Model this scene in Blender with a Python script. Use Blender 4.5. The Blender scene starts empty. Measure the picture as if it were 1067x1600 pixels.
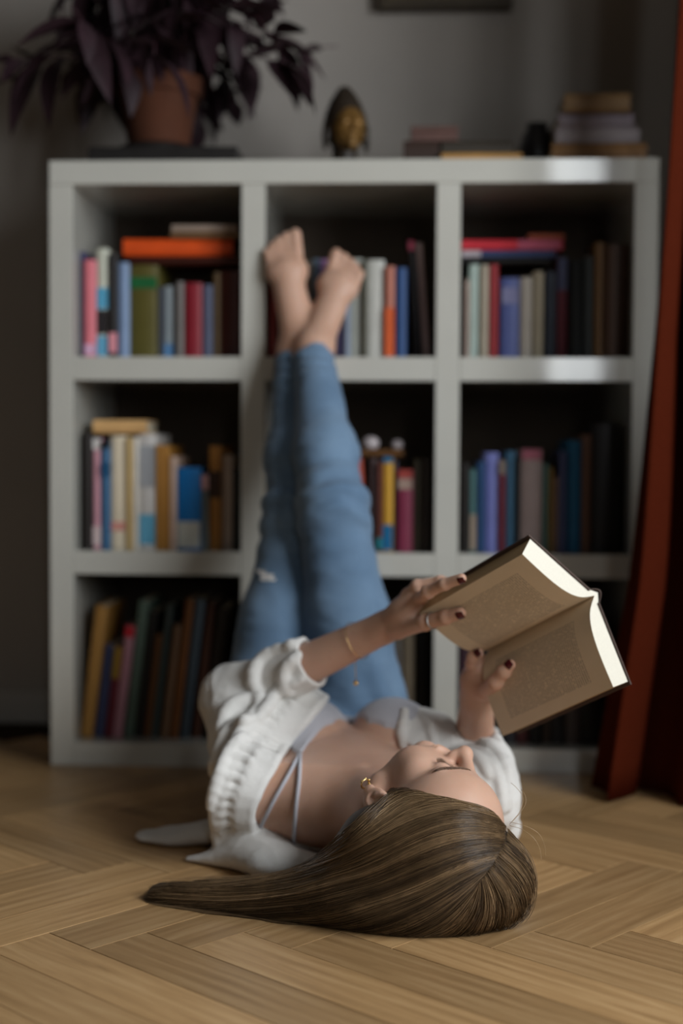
import bpy, math, random
import numpy as np
from mathutils import Vector, Matrix

# ---------------------------------------------------------------- camera, world, lights, exposure
F_PX, PITCH, ROLL, CAM_H = 2213.3, 0.03984, 0.0049, 0.58512
CX, CY = 533.5, 800.0
scene = bpy.context.scene
COL = scene.collection
cam_data = bpy.data.cameras.new('camera')
cam = bpy.data.objects.new('camera', cam_data)
COL.objects.link(cam)
_c, _s = math.cos(PITCH), math.sin(PITCH)
_r0, _u0, _f = Vector((1, 0, 0)), Vector((0, _s, _c)), Vector((0, _c, -_s))
_cr, _sr = math.cos(ROLL), math.sin(ROLL)
_r = _r0 * _cr + _u0 * _sr
_u = _u0 * _cr - _r0 * _sr
cam.matrix_world = Matrix(((_r.x, _u.x, -_f.x, 0), (_r.y, _u.y, -_f.y, 0), (_r.z, _u.z, -_f.z, CAM_H), (0, 0, 0, 1)))
cam_data.sensor_fit = 'VERTICAL'
cam_data.sensor_height = 36.0
cam_data.sensor_width = 24.0
cam_data.lens = F_PX * 36.0 / 1600.0
cam_data.clip_start = 0.05
cam_data.dof.use_dof = True
cam_data.dof.focus_distance = 1.74
cam_data.dof.aperture_fstop = 1.6
scene.camera = cam

scene.view_settings.view_transform = 'Standard'
scene.view_settings.look = 'None'
scene.view_settings.gamma = 1.0
scene.view_settings.use_curve_mapping = False
scene.view_settings.exposure = 0.0
scene.cycles.use_denoising = True
scene.cycles.max_bounces = 8
scene.cycles.diffuse_bounces = 5
scene.cycles.sample_clamp_indirect = 4.0

world = bpy.data.worlds.new('overcast_sky')
scene.world = world
world.use_nodes = True
world.node_tree.nodes['Background'].inputs[0].default_value = (0.72, 0.84, 1.0, 1)
world.node_tree.nodes['Background'].inputs[1].default_value = 0.15

ROOM_R, ROOM_L, ROOM_BACK = 1.45, -3.2, -3.5       # right, left and rear walls of the room
WIN = (-0.30, 1.50, 0.65, 2.15)                       # window in the right wall: y0, y1, z0, z1
REARWIN = (0.63, 1.02, 0.95, 2.55)                   # narrow window in the rear wall: x0, x1, z0, z1
def area_light(name, loc, rot, sx, sy, power, color):
    d = bpy.data.lights.new(name, 'AREA')
    d.shape = 'RECTANGLE'; d.size = sx; d.size_y = sy; d.energy = power; d.color = color
    o = bpy.data.objects.new(name, d); COL.objects.link(o)
    o.location = loc; o.rotation_euler = rot
    return o
area_light('window_daylight', (ROOM_R + 0.12, (WIN[0] + WIN[1]) / 2, (WIN[2] + WIN[3]) / 2), (0, math.radians(90), 0),
           WIN[3] - WIN[2], WIN[1] - WIN[0], 97.0, (0.93, 0.97, 1.0))
area_light('rear_window_daylight', ((REARWIN[0] + REARWIN[1]) / 2, ROOM_BACK - 0.12, (REARWIN[2] + REARWIN[3]) / 2), (math.radians(90), 0, 0),
           REARWIN[1] - REARWIN[0], REARWIN[3] - REARWIN[2], 15.0, (0.93, 0.98, 1.0))

# ---------------------------------------------------------------- helpers
rnd = random.Random(7)
def ray(px, py):
    a, b = px - CX, py - CY
    x = (_cr * a + _sr * b) / F_PX; y = (-_sr * a + _cr * b) / F_PX
    return np.array([x, _c - y * _s, -_s - y * _c])
def atY(px, py, Y):
    d = ray(px, py); return np.array([0, 0, CAM_H]) + d * (Y / d[1])
def atZ(px, py, Z=0.0):
    d = ray(px, py); return np.array([0, 0, CAM_H]) + d * ((Z - CAM_H) / d[2])

def lin(c):
    return tuple(((v / 255.0) / 12.92 if v / 255.0 <= 0.04045 else ((v / 255.0 + 0.055) / 1.055) ** 2.4) for v in c)

_mats = {}
def mat(name, col, rough=0.6, spec=0.4, var=0.12, scale=30.0, bump=0.0, sheen=0.0, srgb=False, stretch=None, metal=0.0, coat=0.0, sss=0.0):
    key = (name, tuple(col), rough)
    if key in _mats: return _mats[key]
    if srgb: col = lin(col)
    m = bpy.data.materials.new(name); m.use_nodes = True
    nt = m.node_tree; b = nt.nodes['Principled BSDF']
    b.inputs['Roughness'].default_value = rough
    b.inputs['Specular IOR Level'].default_value = spec
    b.inputs['Metallic'].default_value = metal
    b.inputs['Coat Weight'].default_value = coat
    if sheen: b.inputs['Sheen Weight'].default_value = sheen
    if sss:
        b.inputs['Subsurface Weight'].default_value = sss
        b.inputs['Subsurface Radius'].default_value = (0.012, 0.005, 0.003)
        b.inputs['Subsurface Scale'].default_value = 0.6
    tc = nt.nodes.new('ShaderNodeTexCoord'); mp = nt.nodes.new('ShaderNodeMapping'); nz = nt.nodes.new('ShaderNodeTexNoise')
    nt.links.new(tc.outputs['Object'], mp.inputs['Vector']); nt.links.new(mp.outputs[0], nz.inputs['Vector'])
    if stretch: mp.inputs['Scale'].default_value = stretch
    nz.inputs['Scale'].default_value = scale; nz.inputs['Detail'].default_value = 4.0
    rp = nt.nodes.new('ShaderNodeValToRGB')
    rp.color_ramp.elements[0].position = 0.25; rp.color_ramp.elements[1].position = 0.75
    rp.color_ramp.elements[0].color = tuple(max(0, v * (1 - var)) for v in col[:3]) + (1,)
    rp.color_ramp.elements[1].color = tuple(min(1, v * (1 + var)) for v in col[:3]) + (1,)
    nt.links.new(nz.outputs['Fac'], rp.inputs['Fac']); nt.links.new(rp.outputs['Color'], b.inputs['Base Color'])
    if bump:
        bp = nt.nodes.new('ShaderNodeBump'); bp.inputs['Strength'].default_value = bump; bp.inputs['Distance'].default_value = 0.002
        nt.links.new(nz.outputs['Fac'], bp.inputs['Height']); nt.links.new(bp.outputs[0], b.inputs['Normal'])
    _mats[key] = m
    return m

def mesh_obj(name, verts, faces, m=None, parent=None, smooth=False, loc=None, rotz=None):
    me = bpy.data.meshes.new(name)
    me.from_pydata([tuple(v) for v in verts], [], [tuple(f) for f in faces]); me.update()
    if smooth: me.polygons.foreach_set('use_smooth', [True] * len(me.polygons))
    if m is not None: me.materials.append(m)
    o = bpy.data.objects.new(name, me); COL.objects.link(o)
    if parent is not None: o.parent = parent
    if loc is not None: o.location = loc
    if rotz is not None: o.rotation_euler = (0, 0, rotz)
    return o
def np_obj(name, V, Q, m, parent=None, smooth=True):
    """mesh from numpy arrays: V (n,3), Q (k,4) or (k,3)"""
    me = bpy.data.meshes.new(name)
    V = np.asarray(V, np.float32); Q = np.asarray(Q, np.int32); k = Q.shape[1]
    me.vertices.add(len(V)); me.vertices.foreach_set('co', V.ravel())
    me.loops.add(Q.size); me.loops.foreach_set('vertex_index', Q.ravel())
    me.polygons.add(len(Q)); me.polygons.foreach_set('loop_start', np.arange(0, Q.size, k, dtype=np.int32))
    me.update(calc_edges=True); me.validate()
    me.polygons.foreach_set('use_smooth', np.full(len(me.polygons), smooth))
    if m is not None: me.materials.append(m)
    o = bpy.data.objects.new(name, me); COL.objects.link(o)
    if parent is not None: o.parent = parent
    return o
def empty(name, loc=(0, 0, 0), rotz=0.0):
    o = bpy.data.objects.new(name, None); COL.objects.link(o)
    o.location = loc; o.rotation_euler = (0, 0, rotz); o.empty_display_size = 0.05
    return o
def tag(o, label=None, cat=None, group=None, kind=None):
    if label: o['label'] = label
    if cat: o['category'] = cat
    if group: o['group'] = group
    if kind: o['kind'] = kind
    return o
def box_vf(x0, x1, y0, y1, z0, z1, b=0.0):
    """box, optionally with chamfered edges"""
    if b <= 0:
        v = [(x, y, z) for x in (x0, x1) for y in (y0, y1) for z in (z0, z1)]
        return v, [(0, 1, 3, 2), (4, 6, 7, 5), (0, 4, 5, 1), (2, 3, 7, 6), (0, 2, 6, 4), (1, 5, 7, 3)]
    v = []; f = []
    c = ((x0 + x1) / 2, (y0 + y1) / 2, (z0 + z1) / 2); h = ((x1 - x0) / 2, (y1 - y0) / 2, (z1 - z0) / 2)
    idx = {}
    for sx in (-1, 1):
        for sy in (-1, 1):
            for sz in (-1, 1):
                s = (sx, sy, sz)
                for ax in range(3):
                    p = [c[i] + s[i] * (h[i] - (0 if i == ax else b)) for i in range(3)]
                    idx[(s, ax)] = len(v); v.append(tuple(p))
    for ax in range(3):
        a, bb = (ax + 1) % 3, (ax + 2) % 3
        for sg in (-1, 1):
            q = []
            for (i, j) in ((-1, -1), (1, -1), (1, 1), (-1, 1)):
                s = [0, 0, 0]; s[ax] = sg; s[a] = i; s[bb] = j; q.append(idx[(tuple(s), ax)])
            f.append(tuple(q if sg > 0 else q[::-1]))
    for ax in range(3):
        a, bb = (ax + 1) % 3, (ax + 2) % 3
        for i in (-1, 1):
            for j in (-1, 1):
                s0 = [0, 0, 0]; s1 = [0, 0, 0]; s0[ax] = -1; s1[ax] = 1; s0[a] = s1[a] = i; s0[bb] = s1[bb] = j
                s0, s1 = tuple(s0), tuple(s1)
                q = (idx[(s0, a)], idx[(s1, a)], idx[(s1, bb)], idx[(s0, bb)])
                f.append(q if i * j > 0 else q[::-1])
    for sx in (-1, 1):
        for sy in (-1, 1):
            for sz in (-1, 1):
                s = (sx, sy, sz); q = (idx[(s, 0)], idx[(s, 1)], idx[(s, 2)])
                f.append(q if sx * sy * sz > 0 else q[::-1])
    return v, f
def box(name, x0, x1, y0, y1, z0, z1, m, parent=None, b=0.0, loc=None, rotz=None):
    v, f = box_vf(x0, x1, y0, y1, z0, z1, b)
    return mesh_obj(name, v, f, m, parent, loc=loc, rotz=rotz)
def lathe_vf(profile, n=32, cx=0.0, cy=0.0):
    v = []; f = []
    for (r, z) in profile:
        for k in range(n):
            a = 2 * math.pi * k / n; v.append((cx + r * math.cos(a), cy + r * math.sin(a), z))
    for i in range(len(profile) - 1):
        for k in range(n):
            k2 = (k + 1) % n
            f.append((i * n + k, i * n + k2, (i + 1) * n + k2, (i + 1) * n + k))
    f.append(tuple(range(n - 1, -1, -1))); f.append(tuple((len(profile) - 1) * n + k for k in range(n)))
    return v, f
def tube_vf(pts, radii, n=8, base=0):
    pts = [np.array(p, float) for p in pts]; v = []; f = []
    if not hasattr(radii, '__len__'): radii = [radii] * len(pts)
    t0 = pts[1] - pts[0]; t0 /= np.linalg.norm(t0)
    ref = np.array([0, 0, 1.0]) if abs(t0[2]) < 0.9 else np.array([1.0, 0, 0])
    x = np.cross(t0, ref); x /= np.linalg.norm(x)
    for i, p in enumerate(pts):
        t = pts[min(i + 1, len(pts) - 1)] - pts[max(i - 1, 0)]; t /= np.linalg.norm(t)
        x = x - t * (x @ t); x /= np.linalg.norm(x); y = np.cross(t, x)
        for k in range(n):
            a = 2 * math.pi * k / n; v.append(p + radii[i] * (math.cos(a) * x + math.sin(a) * y))
    for i in range(len(pts) - 1):
        for k in range(n):
            k2 = (k + 1) % n; f.append((base + i * n + k, base + i * n + k2, base + (i + 1) * n + k2, base + (i + 1) * n + k))
    f.append(tuple(base + k for k in range(n - 1, -1, -1))); f.append(tuple(base + (len(pts) - 1) * n + k for k in range(n)))
    return v, f
# ---------------------------------------------------------------- room shell
CASE_X, CASE_Y, CASE_YAW, CASE_W, CASE_H, CASE_T, CASE_D = -0.5451, 2.6458, -0.0487, 1.12, 1.1279, 0.044, 0.38
case_e = np.array([math.cos(CASE_YAW), math.sin(CASE_YAW), 0.0]); case_d = np.array([-math.sin(CASE_YAW), math.cos(CASE_YAW), 0.0])
case_o = np.array([CASE_X, CASE_Y, 0.0])
def case_pt(u, v, z): return case_o + case_e * u + case_d * v + np.array([0, 0, z])
def case_px(px, py, v=0.0):
    """photo pixel -> (u, z) on the plane parallel to the bookcase front, v metres behind it"""
    d = ray(px, py); o = np.array([0, 0, CAM_H]); n = case_d
    p = o + d * (((case_pt(0, v, 0) - o) @ n) / (d @ n)); q = p - case_o
    return q @ case_e, p[2]

m_wall = mat('painted_plaster', (0.345, 0.315, 0.285), rough=0.9, spec=0.2, var=0.04, scale=6, bump=0.05)
m_dim = mat('dark_bounce_absorber', (0.08, 0.065, 0.05), rough=0.8, spec=0.2, var=0.1, scale=5)  # invented dark tone for the unseen walls, cuts bounce light in the room
m_ceil = mat('ceiling_plaster', (0.14, 0.12, 0.10), rough=0.95, spec=0.1, var=0.03, scale=5)
def struct(o): o['kind'] = 'structure'; return o
ZC = 2.95
# far wall stands parallel to the bookcase
wv, wf = box_vf(-1.6, 2.1, 0.415, 0.52, 0, ZC)
struct(mesh_obj('wall_back', wv, wf, m_wall, loc=tuple(case_o), rotz=CASE_YAW))
struct(box('wall_left', ROOM_L - 0.1, ROOM_L, ROOM_BACK - 0.2, 3.35, 0, ZC, m_dim))
struct(box('ceiling', ROOM_L - 0.1, ROOM_R + 0.3, ROOM_BACK - 0.2, 3.35, ZC, ZC + 0.1, m_ceil))
def wall_with_hole(name, axis, a0, a1, t0, t1, h):
    """wall slab along x (axis 0) or y (axis 1) with one rectangular opening h=(a,b,z0,z1)"""
    vs, fs = [], []
    for (p0, p1, z0, z1) in ((a0, h[0], 0, ZC), (h[1], a1, 0, ZC), (h[0], h[1], 0, h[2]), (h[0], h[1], h[3], ZC)):
        bx = (p0, p1, t0, t1, z0, z1) if axis == 0 else (t0, t1, p0, p1, z0, z1)
        v, f = box_vf(*bx); n = len(vs); vs += v; fs += [tuple(i + n for i in q) for q in f]
    return struct(mesh_obj(name, vs, fs, m_dim))
wall_with_hole('wall_right', 1, ROOM_BACK - 0.2, 3.35, ROOM_R, ROOM_R + 0.1, WIN)
struct(box('wall_light_block', 0.715, ROOM_R - 0.001, 2.30, 3.0, 0, ZC - 0.001, m_wall))  # unseen pier, added to block window light from the far wall beside the curtain
wall_with_hole('wall_rear', 0, ROOM_L - 0.1, ROOM_R + 0.1, ROOM_BACK - 0.1, ROOM_BACK, REARWIN)
m_frame = mat('window_paint', (0.75, 0.75, 0.73), rough=0.4, var=0.03)
def win_frame(name, axis, h, t):
    vs, fs = [], []
    w = 0.035
    mid = (h[0] + h[1]) / 2
    parts = [(h[0], h[0] + w, h[2], h[3]), (h[1] - w, h[1], h[2], h[3]), (h[0], h[1], h[2], h[2] + w), (h[0], h[1], h[3] - w, h[3])]
    if axis == 1: parts.append((mid - w / 2, mid + w / 2, h[2], h[3]))
    for (p0, p1, z0, z1) in parts:
        bx = (p0, p1, t, t + 0.04, z0, z1) if axis == 0 else (t, t + 0.04, p0, p1, z0, z1)
        v, f = box_vf(*bx); n = len(vs); vs += v; fs += [tuple(i + n for i in q) for q in f]
    return struct(mesh_obj(name, vs, fs, m_frame))
win_frame('window_1', 1, WIN, ROOM_R + 0.03)
win_frame('window_2', 0, REARWIN, ROOM_BACK - 0.07)
m_base = mat('baseboard_paint', (0.42, 0.40, 0.37), rough=0.5, var=0.04)
bv, bf = box_vf(-1.6, 2.1, 0.398, 0.415, 0, 0.07, 0.003)
struct(mesh_obj('baseboard_back', bv, bf, m_base, loc=tuple(case_o), rotz=CASE_YAW))

# ---------------------------------------------------------------- herringbone parquet, each block its own plank
m_joint = mat('parquet_joint', (0.035, 0.022, 0.012), rough=0.9, spec=0.1)
floor = struct(box('floor', ROOM_L - 0.1, ROOM_R + 0.3, ROOM_BACK - 0.2, 3.35, -0.06, -0.0035, m_joint))
def wood_mat():
    m = bpy.data.materials.new('oiled_oak'); m.use_nodes = True
    nt = m.node_tree; b = nt.nodes['Principled BSDF']; N = nt.nodes.new; L = nt.links.new
    tc = N('ShaderNodeTexCoord'); oi = N('ShaderNodeObjectInfo')
    off = N('ShaderNodeVectorMath'); off.operation = 'SCALE'; L(oi.outputs['Random'], off.inputs['Scale']); off.inputs[0].default_value = (37.0, 19.0, 11.0)
    add = N('ShaderNodeVectorMath'); L(tc.outputs['Object'], add.inputs[0]); L(off.outputs[0], add.inputs[1])
    mp = N('ShaderNodeMapping'); mp.inputs['Scale'].default_value = (1.0, 16.0, 1.0); L(add.outputs[0], mp.inputs['Vector'])
    big = N('ShaderNodeTexNoise'); big.inputs['Scale'].default_value = 3.5; big.inputs['Detail'].default_value = 3; big.inputs['Distortion'].default_value = 1.2; L(mp.outputs[0], big.inputs['Vector'])
    mp2 = N('ShaderNodeMapping'); mp2.inputs['Scale'].default_value = (6.0, 130.0, 1.0); L(add.outputs[0], mp2.inputs['Vector'])
    fine = N('ShaderNodeTexNoise'); fine.inputs['Scale'].default_value = 9.0; fine.inputs['Detail'].default_value = 5; L(mp2.outputs[0], fine.inputs['Vector'])
    wv = N('ShaderNodeTexWave'); wv.wave_type = 'RINGS'; wv.inputs['Scale'].default_value = 2.2; wv.inputs['Distortion'].default_value = 5.0; wv.inputs['Detail'].default_value = 2.0
    mp3 = N('ShaderNodeMapping'); mp3.inputs['Scale'].default_value = (1.0, 7.0, 1.0); L(add.outputs[0], mp3.inputs['Vector']); L(mp3.outputs[0], wv.inputs['Vector'])
    mx = N('ShaderNodeMix'); mx.data_type = 'FLOAT'; mx.inputs['Factor'].default_value = 0.28; L(big.outputs['Fac'], mx.inputs['A']); L(fine.outputs['Fac'], mx.inputs['B'])
    mx2 = N('ShaderNodeMix'); mx2.data_type = 'FLOAT'; mx2.inputs['Factor'].default_value = 0.10; L(mx.outputs['Result'], mx2.inputs['A']); L(wv.outputs['Fac'], mx2.inputs['B'])
    rp = N('ShaderNodeValToRGB'); L(mx2.outputs['Result'], rp.inputs['Fac'])
    e = rp.color_ramp.elements
    e[0].position = 0.26; e[0].color = (0.29, 0.165, 0.068, 1); e[1].position = 0.74; e[1].color = (0.56, 0.365, 0.180, 1)
    e.new(0.5).color = (0.435, 0.26, 0.115, 1)
    hs = N('ShaderNodeHueSaturation'); L(rp.outputs['Color'], hs.inputs['Color'])
    mr = N('ShaderNodeMapRange'); mr.inputs['To Min'].default_value = 0.74; mr.inputs['To Max'].default_value = 1.22; L(oi.outputs['Random'], mr.inputs['Value']); L(mr.outputs[0], hs.inputs['Value'])
    L(hs.outputs['Color'], b.inputs['Base Color'])
    rr = N('ShaderNodeMapRange'); rr.inputs['To Min'].default_value = 0.30; rr.inputs['To Max'].default_value = 0.46; L(fine.outputs['Fac'], rr.inputs['Value']); L(rr.outputs[0], b.inputs['Roughness'])
    bp = N('ShaderNodeBump'); bp.inputs['Strength'].default_value = 0.12; bp.inputs['Distance'].default_value = 0.001; L(fine.outputs['Fac'], bp.inputs['Height']); L(bp.outputs[0], b.inputs['Normal'])
    return m
m_oak = wood_mat()
FT, PW, PL, FOX, FOY = 0.02409, 0.0842, 0.430, -0.1955, 1.7202
def plank_mesh():
    g = 0.0006
    v, f = box_vf(g, PL - g, g, PW - g, -0.0032, 0.0, 0.0002)
    me = bpy.data.meshes.new('plank'); me.from_pydata(v, [], f); me.update(); me.materials.append(m_oak); return me
pm = plank_mesh()
per, pitch = PW * math.sqrt(2), PL / math.sqrt(2)
fu = np.array([math.cos(FT), math.sin(FT)]); fn = np.array([-math.sin(FT), math.cos(FT)])
for row in range(-5, 4):
    for k in range(-18, 18):
        # row even: blocks running away-right; row odd: blocks running near-right
        if row % 2 == 0:
            a = FOX + per * k; b = FOY + row * pitch
            ang = math.pi / 4; org = (a + PW / math.sqrt(2), b - PW / math.sqrt(2))    # lower corner, width goes up-left
        else:
            a = FOX + per * k; b = FOY + (row + 1) * pitch
            ang = -math.pi / 4; org = (a - PW / math.sqrt(2), b - PW / math.sqrt(2))
        ctr = np.array(org) + PL / 2 * np.array([math.cos(ang), math.sin(ang)])
        w = ctr[0] * fu + ctr[1] * fn
        if not (-1.35 < w[0] < 1.25 and 0.35 < w[1] < 3.0): continue
        p = org[0] * fu + org[1] * fn
        o = bpy.data.objects.new('plank', pm); COL.objects.link(o); o.parent = floor
        o.location = (p[0], p[1], rnd.uniform(-0.0003, 0.0)); o.rotation_euler = (0, 0, ang + FT)
# ---------------------------------------------------------------- bookcase, 3 x 3 compartments
def case_mat():
    m = mat('white_lacquer', (0.60, 0.59, 0.535), rough=0.10, spec=0.5, var=0.03, scale=8, coat=1.0)
    return m
m_case = case_mat()
bookcase = empty('bookcase', tuple(case_o), CASE_YAW)
tag(bookcase, 'white lacquered bookcase of nine square compartments standing against the wall', 'bookcase')
T, CW, CH = CASE_T, (CASE_W - 4 * CASE_T) / 3, (CASE_H - 4 * CASE_T) / 3
box('top_panel', 0, CASE_W, 0, CASE_D, CASE_H - T, CASE_H, m_case, bookcase, 0.0015)
box('bottom_panel', T + .0005, CASE_W - T - .0005, 0, CASE_D, 0, T, m_case, bookcase, 0.001)
for a in (0, CASE_W - T):
    box('side_panel', a, a + T, 0, CASE_D, 0, CASE_H - T - .0005, m_case, bookcase, 0.001)
for i in (1, 2):
    a = i * (T + CW); box('divider', a, a + T, 0, CASE_D, T + .0005, CASE_H - T - .0005, m_case, bookcase, 0.001)
for j in (1, 2):
    z = j * (T + CH)
    for i in range(3):
        a = T + i * (T + CW); box('shelf', a + .0005, a + CW - .0005, 0, CASE_D, z, z + T, m_case, bookcase, 0.001)
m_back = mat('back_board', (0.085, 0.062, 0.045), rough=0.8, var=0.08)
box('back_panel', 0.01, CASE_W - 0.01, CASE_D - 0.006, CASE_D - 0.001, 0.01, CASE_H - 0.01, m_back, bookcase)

# ---------------------------------------------------------------- books
m_pages = mat('book_paper', (0.62, 0.55, 0.42), rough=0.9, spec=0.1, var=0.10, scale=300, stretch=(1, 1, 0.02))
def cover_mat(c, gain):
    a = tuple(min(0.80, v * gain) for v in lin(c))
    return mat('book_cover', tuple(round(v, 4) for v in a), rough=0.5, spec=0.35, var=0.10, scale=25)
def book_mesh(w, d, h, n=6):
    """cover: rounded spine at y=0 facing -y, two boards running back; thickness along x, height along z"""
    t = min(0.0025, w * 0.2); r = min(0.004, w * 0.25)
    out = [(0.0, d)]; 
    for k in range(n + 1):
        s = k / n; x = s * w; y = r * (1 - math.sin(math.pi * s) ** 0.7) if 0 < s < 1 else r
        out.append((x, y))
    out.append((w, d))
    inn = [(w - t, d)] + [(w - t - (w - 2 * t) * k / n, r + t + 0.0) for k in range(n + 1)] + [(t, d)]
    prof = out + inn; P = len(prof)
    v = [(x, y, 0) for x, y in prof] + [(x, y, h) for x, y in prof]
    f = []
    for k in range(P):
        k2 = (k + 1) % P; f.append((k, k2, P + k2, P + k))
    m_ = n + 3
    for k in range(m_ - 1):          # caps between outer k and matching inner
        a, b = k, k + 1; c, e = P - 1 - k, P - 2 - k
        f.append((a, c, e, b)); f.append((P + a, P + b, P + e, P + c))
    return v, f
CELL_TXT = {}
def make_book(u0, z0, v0, w, h, d, col, gain, lean=0.0, bands=(), flat=False, yaw=0.0):
    """upright: spine front, lower-left corner at (u0,z0) in bookcase space; flat: lying, spine front, w = length, h = thickness"""
    m = cover_mat(col, gain)
    if not flat:
        v, f = book_mesh(w, d, h)
        M = Matrix.Translation(Vector(case_pt(u0, v0, z0))) @ Matrix.Rotation(CASE_YAW + yaw, 4, 'Z') @ Matrix.Rotation(lean, 4, 'Y')
        pg = box_vf(0.003 if w > .009 else w * .25, w - (0.003 if w > .009 else w * .25), 0.008, d - 0.004, 0.003, h - 0.003)
    else:
        v, f = book_mesh(h, d, w)
        # turn so that thickness is vertical and height runs along the shelf
        tr = lambda p: (p[2], p[1], h - p[0])
        v = [tr(p) for p in v]
        M = Matrix.Translation(Vector(case_pt(u0, v0, z0))) @ Matrix.Rotation(CASE_YAW + yaw, 4, 'Z') @ Matrix.Rotation(lean, 4, 'Y')
        tt = 0.003 if h > .009 else h * .25
        pg = box_vf(0.003, w - 0.003, 0.008, d - 0.004, tt, h - tt)
    o = mesh_obj('book', v, f, m); o.matrix_world = M
    p = mesh_obj('page_block', pg[0], pg[1], m_pages, o)
    for (s0, s1, c) in bands:          # printed bands on the spine: fractions of the height from the top
        r = min(0.004, (w if not flat else h) * 0.25)
        if not flat:
            bv, bf = box_vf(w * 0.04, w * 0.96, -0.0006, r, h * (1 - s1), h * (1 - s0))
        else:
            bv, bf = box_vf(w * s0, w * s1, -0.0006, r, h * 0.04, h * 0.96)
        mesh_obj('spine_band', bv, bf, cover_mat(c, gain), o)
    return o
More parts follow.
